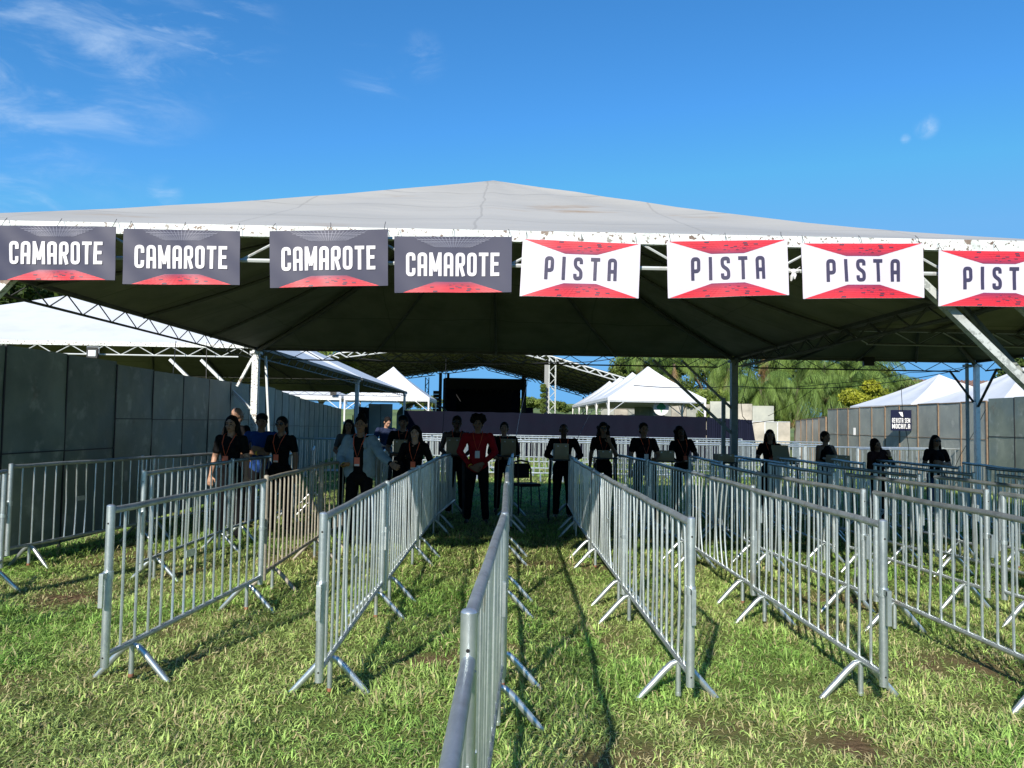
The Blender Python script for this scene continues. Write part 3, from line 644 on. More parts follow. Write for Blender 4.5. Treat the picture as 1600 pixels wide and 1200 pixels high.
# ================================================================== BARRIERS
PL, PH = 2.42, 1.16
def post_mb(x):
    g = MB(); t_ = PH + .005 if x < 1 else PH - .035
    g.tube([(x, 0, .18), (x, 0, t_)], .0255, 12)
    if x < 1: g.ell((x, 0, t_), (.0255, .0255, .012), None, 12, 6)
    return g
def bar_mesh(bend, r=.0095):
    pts = [(bend * math.sin(math.pi * k / 6) * (1 if k < 4 else .8), bend * .5 * math.sin(math.pi * k / 6), (.25 + (PH - .06 - .235) * k / 6)) for k in range(7)]
    return MB().tube(pts, r, 7, cap=False).mesh('bar', None, True)
bar_ms = {}
def leg_mesh(s):
    pts = [(0, s * .012, .232), (0, s * .040, .222), (0, s * .085, .180), (0, s * .165, .092), (0, s * .262, -.012)]
    return MB().tube(pts, [.016, .02, .0215, .021, .018], 9).mesh('leg', None, True)
def make_barrier(kind, label, variant=0):
    m_ = M[kind]; o = empty('crowd_barrier', (0, 0, 0), 0, label, 'barrier'); ALL.append(o)
    fr = post_mb(0); p2 = post_mb(PL)
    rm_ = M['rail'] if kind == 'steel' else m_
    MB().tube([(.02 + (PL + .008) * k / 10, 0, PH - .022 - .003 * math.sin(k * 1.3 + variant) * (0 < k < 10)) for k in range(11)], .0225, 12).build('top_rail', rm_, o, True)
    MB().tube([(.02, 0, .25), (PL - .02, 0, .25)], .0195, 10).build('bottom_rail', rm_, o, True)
    fo = fr.build('end_post', m_, o, True); p2.build('end_post', m_, o, True)
    for z in (1.06, .24): MB().tube([(-.0262, 0, z), (-.0235, 0, z)], .006, 8).build('bolt_hole', M['dark_hole'], fo)
    rv = random.Random(variant); nb = 14
    for k in range(1, nb + 1):
        bend = rv.choice([0, 0, 0, .004, -.005, .012, -.014] + ([.035, -.03] if variant % 3 == 1 else []))
        if (bend, kind) not in bar_ms:
            q = bar_mesh(bend); q.materials.append(m_); bar_ms[(bend, kind)] = q
        link('bar', bar_ms[(bend, kind)], o, (PL * k / (nb + 1), 0, 0))
    for x in (.30, PL - .30):
        for s in (-1, 1):
            kk = ('leg', s, kind)
            if kk not in bar_ms: q = leg_mesh(s); q.materials.append(m_ if kind != 'steel_old' else m_); bar_ms[kk] = q
            link('leg', bar_ms[kk], o, (x, 0, 0))
        if ('st', kind, variant == 1) not in bar_ms:
            bar_ms[('st', kind, variant == 1)] = MB().tube([(0, 0, .235), (0, 0, .10), (0, 0, .03)], [.017, .017, .0172], 9).mesh('stub', M['steel'] if variant != 1 else m_, True)
        so_ = link('stub_foot', bar_ms[('st', kind, variant == 1)], o, (x, 0, 0))
        MB().tube([(0, 0, .024), (0, 0, .045)], .0185, 9).build('stub_cap', M['rust'] if variant in (1, 4) else m_, so_, True)
    g = MB().tube([(0, 0, .715), (0, 0, .765)], .0305, 12)     # clamp ring with its pin
    g.box((-.048, 0, .745), (.055, .026, .034)); g.box((-.068, 0, .655), (.018, .026, .20))
    g.build('hook', m_, o, True)
    g = MB().tube([(PL, 0, .68), (PL, 0, .715)], .0295, 12); g.box((PL + .035, 0, .695), (.04, .05, .012)); g.build('socket', m_, o, True)
    if variant in (1, 4): MB().box((PL * 6.5 / 15, 0, .70), (.13, .006, .055)).build('name_plate', m_, o)
    return o
protos = {}
first_used = {}
GB = 'galvanised crowd barriers forming the queue lanes'
def barrier(p0, p1, label, kind='steel', variant=None, dz=0, tilt=0, group=GB, flip=False):
    """p0 near end, p1 far end (ground plan); the panel keeps its true length, centred between them"""
    p0, p1 = Vector((*p0, 0)), Vector((*p1, 0))
    if flip: p0, p1 = p1, p0
    d = (p1 - p0).normalized(); c = (p0 + p1) / 2; a = c - d * PL / 2
    v = variant if variant is not None else random.Random(label).randrange(5)
    key = (kind, v)
    if key not in protos: protos[key] = make_barrier(kind, label, v); o = protos[key]
    else: o = copy_tree(protos[key])
    o.location = (a.x, a.y, dz + height(np.array([c.x]), np.array([c.y]))[0] * .6); o.rotation_euler = (0, -tilt, math.atan2(d.y, d.x)); o['label'] = label; o['group'] = group
    return o
ORD = ['first', 'second', 'third', 'fourth', 'fifth', 'sixth']
def lane(xs, y0, name, n=5, gap=.045, start=0, kinds=None, variants=None, drop=None):
    y = y0
    for k in range(n):
        x0_, x1_ = xs[k] if isinstance(xs, list) else (xs, xs)
        lb = f'steel crowd barrier, {ORD[k + start]} from the camera in {name}'
        barrier((x0_, y), (x1_, y + PL), lb, (kinds or {}).get(k, 'steel'), (variants or {}).get(k), *(drop or {}).get(k, (0, 0)))
        y += PL + gap
# centre row; its first panel has sunk into the turf
barrier((-.115, -.19), (-.085, 2.23), 'steel crowd barrier cut off by the bottom edge, sagging lower than the next', variant=0, dz=-.10)
lane([(-.085, .02), (.03, .05), (.06, .08), (.09, .14), (.17, .22)], 2.28, 'the centre row behind the sagging one', 5)
L1 = 'the first row left of the centre row'
lane([(-1.05, -1.06), (-1.04, -1.03), (-1.02, -1.0), (-1.0, -.86)], 4.62, L1, 4, gap=.06, variants={0: 4, 1: 2, 2: 0})
R1 = 'the first row right of the centre row'
lane([(1.14, 1.13), (1.14, 1.14), (1.14, 1.15), (1.17, 1.24)], 4.60, R1, 4, gap=.05, variants={0: 2})
R2 = 'the second row right of the centre row'
lane([(2.32, 2.33), (2.34, 2.34), (2.34, 2.33), (2.3, 2.15)], 4.66, R2, 4, gap=.05, variants={0: 3, 1: 1})
R3 = 'the third row right of the centre row'
lane([(3.42, 3.36), (3.27, 3.14), (3.16, 3.24), (3.4, 3.5)], 4.45, R3, 4, gap=.05, variants={0: 0, 1: 2})
R4 = 'the fourth row right of the centre row'
lane([(4.75, 4.62), (4.50, 4.30), (4.15, 4.2), (4.5, 4.4)], 4.62, R4, 4, gap=.05)
R5 = 'the fifth row right of the centre row'
lane([(5.5, 5.3), (5.12, 4.90), (5.2, 5.15)], 6.9, R5, 3, gap=.05)
R6 = 'the sixth row right of the centre row'
lane([(6.6, 6.4), (6.1, 6.0), (5.85, 6.1)], 7.4, R6, 3, gap=.05)
R7 = 'the seventh row right of the centre row'
lane([(7.6, 7.4), (7.0, 6.9)], 9.2, R7, 2, gap=.05)
barrier((7.6, 11.0), (8.1, 13.4), 'steel crowd barrier standing alone at the right edge before the tall tent post')
# left rows
barrier((-2.42, 4.85), (-2.22, 7.25), 'steel crowd barrier, nearest to the camera in the second row left of the centre row', variant=1)
barrier((-2.24, 7.42), (-2.27, 9.84), 'weathered beige crowd barrier second in the second row left of the centre row', 'steel_old', 2)
barrier((-2.3, 9.95), (-1.95, 12.3), 'weathered beige crowd barrier in front of the person in the denim jacket', 'steel_old', 3)
barrier((-2.12, 13.3), (-2.3, 15.7), 'steel crowd barrier the person in the denim jacket rests her hand on')
barrier((-3.62, 7.9), (-3.6, 10.3), 'steel crowd barrier crossing in front of the person with the bright orange badge', variant=2)
barrier((-3.6, 10.4), (-3.42, 12.8), 'steel crowd barrier in front of the person with glasses at left', variant=3)
barrier((-4.22, 5.5), (-4.96, 7.78), 'steel crowd barrier cut off by the left edge of the photo', variant=0)
barrier((-5.33, 8.48), (-4.85, 10.83), 'steel crowd barrier with one bent bar beside the dark left hoarding', variant=1)
barrier((-4.95, 10.9), (-4.4, 13.0), 'steel crowd barrier between the left hoarding and the person with the orange badge', variant=4)
barrier((-4.75, 13.2), (-4.2, 15.4), 'steel crowd barrier beside the person with crossed arms and blue shirt')
barrier((-3.3, 13.5), (-3.85, 15.9), 'steel crowd barrier behind the person in the denim jacket, slanting to the hoarding')
# ---- transverse rows behind, in the sun: single meshes, too far to show parts
gf = MB(); gf.tube([(0, 0, .08), (0, 0, PH)], .03, 6); gf.tube([(PL, 0, .08), (PL, 0, PH)], .03, 6)
gf.tube([(0, 0, PH - .02), (PL, 0, PH - .02)], .026, 6); gf.tube([(0, 0, .25), (PL, 0, .25)], .024, 6)
for k in range(1, 15): gf.tube([(PL * k / 15, 0, .25), (PL * k / 15, 0, PH - .02)], .0125, 5, cap=False)
for x in (.3, PL - .3):
    gf.tube([(x, 0, .23), (x, 0, .03)], .02, 5)
    for s in (-1, 1): gf.tube([(x, 0, .23), (x, s * .085, .18), (x, s * .27, 0)], .022, 5)
fm = gf.mesh('crowd_barrier', M['steel'], True)
GR = 'sunlit crowd barriers in cross rows before the purple fence'
rr = random.Random(4)
for r_, (y, x0_, n_, dsc) in enumerate([(22.3, -5.9, 8, 'nearest cross row'), (24.6, -4.2, 6, 'second cross row'), (28.5, -5.0, 7, 'third cross row'), (32.3, -4.6, 6, 'cross row closest to the purple fence')]):
    for k in range(n_):
        o = link('crowd_barrier', fm, None, (x0_ + k * (PL + .04), y + rr.uniform(-.06, .06), 0), rr.uniform(-.03, .03))
        tag(o, f'sunlit crowd barrier, {["leftmost", "second from left", "third from left", "fourth from left", "fifth from left", "sixth from left", "seventh from left", "eighth from left"][k]} in the {dsc}', 'barrier', GR)
for k, (x, y, rz) in enumerate([(-3.2, 25.2, 1.5), (-.4, 25.3, 1.62), (2.4, 25.2, 1.55), (5.2, 25.3, 1.6), (-1.6, 29.0, 1.5), (3.6, 29.0, 1.6), (8.2, 24.8, 1.5), (9.9, 25.4, 1.3)]):
    o = link('crowd_barrier', fm, None, (x, y, 0), rz)
    tag(o, f'sunlit crowd barrier running lengthwise between the cross rows, {["leftmost", "second from left", "fourth from left", "fifth from left", "third from left", "sixth from left", "seventh from left", "rightmost"][k]} of them', 'barrier', GR)
for k, (x, y) in enumerate([(9.6, 20.6), (11.0, 22.5)]):
    o = link('crowd_barrier', fm, None, (x, y, 0), .25)
    tag(o, ['crowd barrier in front of the right hoarding behind the person with the open box', 'crowd barrier against the right hoarding below the navy notice'][k], 'barrier', GR)
o = link('crowd_barrier', fm, None, (-6.35, 21.9, 0), .0); tag(o, 'small looking crowd barrier against the left hoarding behind the person in dark blue', 'barrier', GR)

# ================================================================== BANNERS
def rounded(pts, rad, closed=False, seg=4):
    P = [Vector((p[0], p[1], 0)) for p in pts]; n_ = len(P); res = []
    for i in range(n_):
        if not closed and i in (0, n_ - 1): res.append(P[i]); continue
        a, b_, c = P[i - 1], P[i], P[(i + 1) % n_]; u_ = (a - b_); v_ = (c - b_); r_ = min(rad, u_.length * .45, v_.length * .45)
        s_, e_ = b_ + u_.normalized() * r_, b_ + v_.normalized() * r_
        for k in range(seg + 1):
            t_ = k / seg; res.append(s_ * (1 - t_) ** 2 + b_ * 2 * t_ * (1 - t_) + e_ * t_ * t_)
    return res
def stroke(pts, t_, closed=False):
    n_ = len(pts); vs = []; fs = []
    # subdivide long runs
    Q = []
    rngi = range(n_ if closed else n_ - 1)
    for i in rngi:
        a, b_ = pts[i], pts[(i + 1) % n_]; m_ = max(1, int((b_ - a).length / .2))
        for k in range(m_): Q.append(a + (b_ - a) * (k / m_))
    if not closed: Q.append(pts[-1])
    Q = [q for i, q in enumerate(Q) if i == 0 or (q - Q[i - 1]).length > 1e-5]; n_ = len(Q)
    for i in range(n_):
        if closed: a, c = Q[i - 1], Q[(i + 1) % n_]; b_ = Q[i]
        else: a, b_, c = Q[max(i - 1, 0)], Q[i], Q[min(i + 1, n_ - 1)]
        d1 = (b_ - a).normalized() if (b_ - a).length > 1e-6 else (c - b_).normalized(); d2 = (c - b_).normalized() if (c - b_).length > 1e-6 else d1
        n1 = Vector((-d1.y, d1.x, 0)); n2 = Vector((-d2.y, d2.x, 0)); m_ = (n1 + n2).normalized(); k = t_ / 2 / max(.35, m_.dot(n1))
        vs += [b_ + m_ * k, b_ - m_ * k]
    for i in range(n_ if closed else n_ - 1): j = (i + 1) % n_; fs.append((2 * i, 2 * i + 1, 2 * j + 1, 2 * j))
    return vs, fs
def glyph(ch, t_, w_=.42):
    a, b_, lo, hi, m_ = t_ / 2, w_ - t_ / 2, t_ / 2, 1 - t_ / 2, w_ / 2; r_ = .16
    G = {'C': [(rounded([(b_, .66), (b_, hi), (a, hi), (a, lo), (b_, lo), (b_, .34)], r_), 0)],
         'A': [(rounded([(a, 0), (a, hi), (b_, hi), (b_, 0)], r_), 0), ([(a, .41), (b_, .41)], 0)],
         'O': [(rounded([(a, lo), (a, hi), (b_, hi), (b_, lo)], r_, True), 1)],
         'R': [(rounded([(a, 0), (a, hi), (b_, hi), (b_, .47), (a, .47)], r_ * .9), 0), ([(m_ + .01, .47), (b_ + .01, 0)], 0)],
         'P': [(rounded([(a, 0), (a, hi), (b_, hi), (b_, .40), (a, .40)], r_ * .9), 0)],
         'T': [([(0, hi), (w_, hi)], 0), ([(m_, 0), (m_, hi)], 0)], 'I': [([(m_, 0), (m_, 1)], 0)],
         'E': [([(a, 0), (a, 1)], 0), ([(a, hi), (w_ - .03, hi)], 0), ([(a, .52), (w_ - .07, .52)], 0), ([(a, lo), (w_ - .03, lo)], 0)],
         'S': [(rounded([(b_, .72), (b_, hi), (a, hi), (a, .60), (b_, .42), (b_, lo), (a, lo), (a, .27)], r_ * .8), 0)],
         'M': [([(a, 0), (a, 1)], 0), ([(w_ * 1.3 - a, 0), (w_ * 1.3 - a, 1)], 0), ([(a, 1 - .02), (w_ * .65, .2)], 0), ([(w_ * 1.3 - a, 1 - .02), (w_ * .65, .2)], 0)],
         'V': [([(a, 1), (m_, 0)], 0), ([(b_, 1), (m_, 0)], 0)], 'H': [([(a, 0), (a, 1)], 0), ([(b_, 0), (b_, 1)], 0), ([(a, .5), (b_, .5)], 0)],
         'L': [([(a, 0), (a, 1)], 0), ([(a, lo), (w_ - .02, lo)], 0)], ' ': []}[ch]
    out_ = []
    for pts, closed in G:
        pts = [Vector((p[0], p[1], 0)) for p in pts]; out_.append(stroke(pts, t_, bool(closed)))
    return out_, (w_ * 1.3 if ch == 'M' else (w_ * .55 if ch == ' ' else w_))
def text_mb(s_, h_, t_=.145, gap=.09, w_=.42, xs=1.0):
    """letters as flat strokes, left aligned at x=0, in metres; returns MB-style lists and width"""
    vs = []; fs = []; x = 0
    for ch in s_:
        if ch == 'I': x -= w_ * .28
        gl, adv = glyph(ch, t_, w_)
        for q, (gv, gf_) in enumerate(gl):
            b_ = len(vs); vs += [(((v.x + x) * h_ * xs), v.y * h_, q * .00035) for v in gv]; fs += [tuple(i + b_ for i in f) for f in gf_]
        x += adv + gap - (w_ * .28 if ch == 'I' else 0)
    return vs, fs, (x - gap) * h_ * xs
M['ban_grey'] = mat('banner_grey_print', (.036, .039, .072), .5, 0, [(1.5, 3, (.029, .031, .060), .4, .7, .5)], spec=.25)
M['ban_white'] = mat('banner_white_print', (.50, .475, .55), .45)
M['ban_text_w'] = mat('banner_white_letters', (.55, .54, .58), .45)
M['ban_text_d'] = mat('banner_dark_letters', (.035, .03, .068), .45)
M['ban_tile'] = mat('banner_dark_tiles', (.05, .02, .04), .45)
M['ban_line'] = mat('banner_grid_lines', (.18, .19, .27), .45)
M['ban_rline'] = mat('banner_red_grid_lines', (.36, .02, .04), .45)
def red_mat(name, flip):
    m = bpy.data.materials.new(name); m.use_nodes = True; t_ = m.node_tree; b_ = t_.nodes['Principled BSDF']; b_.inputs['Roughness'].default_value = .45
    a = t_.nodes.new('ShaderNodeAttribute'); a.attribute_name = 'Col'; t_.links.new(a.outputs['Color'], b_.inputs['Base Color']); return m
M['ban_red'] = red_mat('banner_red_print', 0)
def banner(corners, kind, label, phase):
    TL, TR, BR, BL = [at_y(px, py, 5.80) for px, py in corners]
    W_ = (TR - TL).length; H_ = (TL - BL).length; org = BL.copy()
    o = empty('hanging_banner', org, 0, label, 'banner', 'printed banners hanging on the front beam')
    def wp(u_, v_, off=0):     # u,v in 0..1
        p = BL * (1 - u_) * (1 - v_) + BR * u_ * (1 - v_) + TR * u_ * v_ + TL * (1 - u_) * v_
        wv = (.007 * math.sin(u_ * 9 + phase) + .008 * math.sin(u_ * 3.1 + phase * 2)) * (1.1 - v_) + .0018 * math.sin(u_ * 21 + v_ * 9 + phase) 
        return p - org + Vector((0, -wv - off, 0))
    vs = []; fs = []; nu, nv = 40, 10
    for j in range(nv + 1):
        for i in range(nu + 1): vs.append(wp(i / nu, j / nv))
    for j in range(nv):
        for i in range(nu): a = j * (nu + 1) + i; fs.append((a, a + 1, a + nu + 2, a + nu + 1))
    n1 = len(vs); vs2 = [v + Vector((0, .004, 0)) for v in vs]; body = MB().add(vs + vs2, fs + [tuple(i + n1 for i in f[::-1]) for f in fs])
    cloth = body.build('banner_cloth', M['ban_grey'] if kind == 'C' else M['ban_white'], o, True)
    def trap(v0, v1, h0, h1, m_, nm, grad=None, lines=None):   # from v0 (outer edge, half width h0) to v1 (inner edge, half width h1)
        vs = []; fs = []; cols = []; ni, nj = 32, 6
        for j in range(nj + 1):
            t_ = j / nj; v_ = v0 + (v1 - v0) * t_; h_ = h0 + (h1 - h0) * t_
            for i in range(ni + 1):
                vs.append(wp(.5 + (i / ni * 2 - 1) * h_, v_, .0018)); cols.append(t_)
        for j in range(nj):
            for i in range(ni): a = j * (ni + 1) + i; fs.append((a, a + 1, a + ni + 2, a + ni + 1) if v1 > v0 else (a, a + ni + 1, a + ni + 2, a + 1))
        if m_:
            rm = MB().add(vs, fs); C3 = []
            for t_ in cols:
                k = max(0, (t_ - .25) / .75) ** 1.6; C3.append([.60 * (1 - k) + .15 * k, .022 * (1 - k) + .032 * k, .038 * (1 - k) + .10 * k])
            for (t_, s_, wd) in [(.10, -.38, .9), (.18, .35, .8), (.30, .62, .8), (.34, .42, .8), (.38, -.03, .8), (.45, .2, .7), (.5, -.62, .7), (.55, .12, .6), (.6, .5, .6), (.7, -.1, .5), (.72, .35, .5), (.8, .05, .4)]:
                v_ = v0 + (v1 - v0) * t_; h_ = h0 + (h1 - h0) * t_; e = .022 * wd; q = .028 * wd * (1 - .3 * t_); cx_ = .5 + s_ * h_; sk = .006 * s_
                rm.add([wp(cx_ - e + sk, v_ - q * .5, .0042), wp(cx_ + e + sk, v_ - q * .5, .0042), wp(cx_ + e - sk, v_ + q * .5, .0042), wp(cx_ - e - sk, v_ + q * .5, .0042)], [(0, 1, 2, 3)]); C3 += [[.07, .03, .06]] * 4
            me_ = rm.mesh(nm, m_, True); ca_ = me_.color_attributes.new('Col', 'FLOAT_COLOR', 'POINT')
            for i, k in enumerate(C3): ca_.data[i].color = (*k, 1)
            link(nm, me_, o)
        # grid lines converging inwards
        g = MB(); lw = .0035 if lines == 'grey' else .0028
        nl = 22 if lines == 'grey' else 20
        def quad(a, b_, c, d_, off): g.add([wp(*a, off), wp(*b_, off), wp(*c, off), wp(*d_, off)], [(0, 1, 2, 3)])
        for i in range(1, nl):
            s_ = i / nl * 2 - 1; e = lw / W_ / 2 * (1.0)
            quad((.5 + s_ * h0 - e, v0), (.5 + s_ * h0 + e, v0), (.5 + s_ * h1 + e * .6, v1), (.5 + s_ * h1 - e * .6, v1), .0028)
        for j in range(1, 7):
            t_ = 1 - (1 - j / 7) ** 1.0 if False else (j / 7) ** .7; v_ = v0 + (v1 - v0) * t_; h_ = h0 + (h1 - h0) * t_; e = lw / H_ / 2 * (1 - .5 * t_)
            for i in range(8):
                x0_ = .5 - h_ + 2 * h_ * i / 8; x1_ = .5 - h_ + 2 * h_ * (i + 1) / 8
                quad((x0_, v_ - e), (x1_, v_ - e), (x1_, v_ + e), (x0_, v_ + e), .0034)
        g.build('grid_lines', M['ban_line'] if lines == 'grey' else M['ban_rline'], o)
    if kind == 'C':
        trap(0.004, .19, .425, .15, M['ban_red'], 'red_floor_print', lines='red'); trap(.985, .80, .36, .15, None, 'grid', lines='grey')
        vs, fs, tw_ = text_mb('CAMAROTE', .42 * H_, .148, .098, .42); x0_ = (W_ - tw_) / 2 + .0; y0_ = .29 * H_; tm = M['ban_text_w']
        sx = .80 * W_ / tw_
    else:
        trap(0.004, .245, .485, .135, M['ban_red'], 'red_floor_print', lines='red'); trap(.994, .765, .485, .135, M['ban_red'], 'red_ceiling_print', lines='red')
        vs, fs, tw_ = text_mb('PISTA', .405 * H_, .150, .36, .42); y0_ = .305 * H_; tm = M['ban_text_d']; sx = .61 * W_ / tw_
    x0_ = (W_ - tw_ * sx) / 2
    vs = [wp((v[0] * sx + x0_) / W_, (v[1] + y0_) / H_, .0055 + v[2]) for v in vs]
    MB().add(vs, fs).build('lettering', tm, o)
    g = MB()
    for u_ in (.03, .97, .5): p = wp(u_, .995); g.tube([p, p + Vector((random.uniform(-.01, .01), .03, .045)), p + Vector((0, .06, .075))], .0022, 5)
    g.build('cable_tie', M['cable'], o)
BC = [([(-3, 352), (181, 354), (180, 438), (-2, 438)], 'C'), ([(193, 357), (375, 361), (374, 445), (192, 444)], 'C'), ([(421, 361), (606, 358), (606, 446), (422, 450)], 'C'), ([(616, 369), (800, 370), (799, 457), (616, 457)], 'C'),
      ([(817, 373), (1001, 381), (998, 466), (812, 463)], 'P'), ([(1042, 377), (1230, 374), (1233, 461), (1044, 466)], 'P'), ([(1252, 380), (1442, 380), (1445, 465), (1255, 467)], 'P'), ([(1467, 391), (1655, 393), (1656, 480), (1468, 478)], 'P')]
BL_ = ['grey banner reading CAMAROTE at the left edge, leftmost of four', 'grey banner reading CAMAROTE, second from the left', 'grey banner reading CAMAROTE, third from the left, slightly tilted up to the right',
       'grey banner reading CAMAROTE, hanging next to the first white banner', 'white and red banner reading PISTA, hanging next to the grey banners', 'white and red banner reading PISTA with the rope knot at its right side',
       'white and red banner reading PISTA hanging over the top of the thick brace', 'white and red banner reading PIST, cut off by the right edge of the photo']
for i, (c, k) in enumerate(BC): banner(c, k, BL_[i], i * 1.7)
# knotted white rope between two banners
g = MB(); p = at_y(1240, 424, 5.84)
g.ell(p, (.022, .015, .02)); g.tube([p, p + Vector((-.015, -.01, -.04)), p + Vector((-.02, 0, -.075))], [.012, .018, .006], 7); g.tube([p, p + Vector((.012, 0, -.03)), p + Vector((.008, 0, -.06))], [.01, .012, .004], 7)
g.tube([p + Vector((-.05, 0, .01)), p, p + Vector((.05, 0, .012))], .004, 6); g.tube([p + Vector((-.05, 0, .03)), p, p + Vector((.05, 0, .035))], .003, 6)
tag(g.build('rope_knot', M['white'], None, True), 'knotted white rag on the beam between two white banners', 'rope')

# ---- notice on the right hoarding
c = at_y(1411, 657, 25.6); sg = empty('notice_board', c - Vector((.15, .1, 0)), 0, 'navy notice reading REVISTA SEM MOCHILA fixed on the right hoarding', 'sign')
sw, sh = 29 * 25.6 / F, 32 * 25.6 / F
sg.rotation_euler = (0, 0, R(-22)); sg.location = c + Vector((-.25, -.35, 0))
MB().box((0, 0, 0), (sw, .02, sh)).build('board', mat('navy_board', (.007, .010, .032), .7, spec=.1), sg)
for i, s_ in enumerate(['REVISTA SEM', 'MOCHILA']):
    vs, fs, tw_ = text_mb(s_, sh * .23, .15, .13, .46); k = min(1.0, sw * .86 / tw_)
    MB().add([((v[0] - tw_ / 2) * k, -.013 - v[2], v[1] - sh * .12 - i * sh * .28) for v in vs], fs).build('lettering', M['white'], sg)
MB().add([(-.07, -.013, sh * .40), (.06, -.013, sh * .40), (.06, -.013, sh * .16), (.0, -.013, sh * .22)], [(0, 3, 2, 1)]).build('arrow_mark', M['white'], sg)
c = at_y(1338, 674, 28.0); tag(MB().box(c + Vector((-.12, -.12, 0)), (.10, .012, .26), Matrix.Rotation(R(-70), 3, 'Z')).build('paper_notice', M['white']), 'small white paper strip stuck on the pale right hoarding', 'paper')
# round white sign with a green tree
c = at_y(1033, 637, 39.5); sg = empty('round_sign', (c.x, c.y, 0), 0, 'round white sign with a green tree emblem beyond the purple fence', 'sign')
MB().tube([(0, 0, 0), (0, 0, c.z - .38)], .03, 8).build('pole', M['black_metal'], sg)
MB().tube([(0, -.03, c.z), (0, .03, c.z)], .40, 28).build('disc', M['white'], sg)
gg = mat('emblem_green', (.02, .22, .08), .6); g = MB()
for (x, z, r_) in [(0, .13, .14), (-.12, .03, .12), (.12, .03, .12), (0, -.0, .13)]: g.tube([(x, -.036 - r_ * .02, c.z + z), (x, -.034, c.z + z)], r_, 14)
g.box((0, -.037, c.z - .17), (.05, .004, .16)); g.build('emblem', gg, sg)
MB().box((-.1, 0, 1.9), (.5, .4, .5)).build('base_box', M['black_metal'], sg)
# ---- floodlights
def floodlight(p, label, glow, s_=1.0):
    o = empty('floodlight', p, 0, label, 'lamp')
    g = MB(); g.box((0, 0, 0), (.22 * s_, .07 * s_, .20 * s_)); g.box((0, .045 * s_, 0), (.18 * s_, .03 * s_, .16 * s_)); g.build('housing', M['black_metal'], o)
    MB().box((0, -.038 * s_, 0), (.15 * s_, .006, .12 * s_)).build('lens', M['bulb'] if glow else M['black_metal'], o)
    MB().tube([(-.125 * s_, 0, 0), (-.125 * s_, 0, .13 * s_), (.125 * s_, 0, .13 * s_), (.125 * s_, 0, 0)], .008, 6).build('bracket', M['black_metal'] if not glow else M['alu'], o)
    return o
floodlight(at_y(145, 552, 15.95), 'small floodlight with pale lens on the beam of the left white tent', True, 1.0)
floodlight(at_y(1357, 564, 15.9), 'black floodlight hanging under the rear beam of the right side tent', False, 1.0)
floodlight(at_y(422, 611, 44.8), 'small dark floodlight at the left end of the bright far tent strip', False, 1.6)
floodlight(at_y(521, 613, 44.8), 'small dark floodlight midway along the bright far tent strip', False, 1.6)
# ---- cables
def cable(pts, label, r_=.007, sag=0):
    P = [at_y(*q) for q in pts]; out_ = []
    for a, b_ in zip(P[:-1], P[1:]):
        for k in range(8):
            t_ = k / 8; q = a + (b_ - a) * t_; q.z -= sag * 4 * t_ * (1 - t_); out_.append(q)
    out_.append(P[-1]); tag(MB().tube(out_, r_, 5).build('cable', M['cable'], None, True), label, 'cable')
cable([(275, 533, 15.9), (270, 590, 15.5), (272, 640, 14.9), (282, 690, 14.6), (281, 706, 14.6)], 'black cable hanging from the left tent beam in front of the hoarding', .008)
cable([(283, 690, 14.6), (300, 650, 14.9), (322, 600, 15.6), (323, 535, 15.9)], 'thin black cable looping up to the left tent beam')
cable([(990, 602, 16.6), (1150, 603, 16.6), (1330, 604, 16.6), (1520, 573, 16.3)], 'black cable strung across the back of the entrance tent to the right post', .008, .05)
cable([(1158, 606, 16.3), (1290, 600, 16.5), (1420, 582, 16.3), (1520, 571, 16.3)], 'second black cable strung just above towards the right post', .006, .04)
cable([(1200, 650, 16.4), (1240, 630, 16.4), (1275, 605, 16.4)], 'short slanting black cable right of the grey post', .005)
cable([(1174, 566, 16.1), (1168, 590, 16.05), (1158, 632, 15.9), (1160, 650, 15.9), (1170, 662, 16.2), (1220, 655, 16.6)], 'coiled black cable hanging on the grey rear post', .007)
cable([(1407, 585, 16.2), (1410, 640, 16.4), (1420, 700, 17), (1418, 730, 17.5), (1400, 745, 17.5)], 'black cable dangling in front of the navy notice', .006)
cable([(1540, 640, 16.5), (1525, 670, 16.5), (1500, 712, 16.7), (1490, 735, 16.8)], 'black cable slanting down from the tall post at right', .006)
cable([(825, 595, 30), (812, 650, 22), (805, 690, 18)], 'thin dark cable hanging over the purple fence right of the red shirt', .008)
cable([(697, 560, 17), (694, 640, 17), (690, 700, 17)], 'thin dark cable hanging over the purple fence left of the red shirt', .006)
cable([(925, 640, 20), (905, 680, 18), (900, 690, 18)], 'thin dark cable right of the broad person with shaved head', .006)
cable([(560, 560, 22), (700, 566, 22), (870, 566, 22), (960, 560, 22)], 'dark cable running under the stage roof edge', .012, .05)
# utility pole beyond the tents
tag(MB().tube([(15.5 - 2.75, 70, 0), (15.5 - 2.75, 70, 10)], .10, 8).tube([(12.2, 70, 9.2), (13.3, 70, 9.2)], .04, 6).build('utility_pole', M['bark'], None), 'slim utility pole among the palms behind the peaked tents', 'pole')
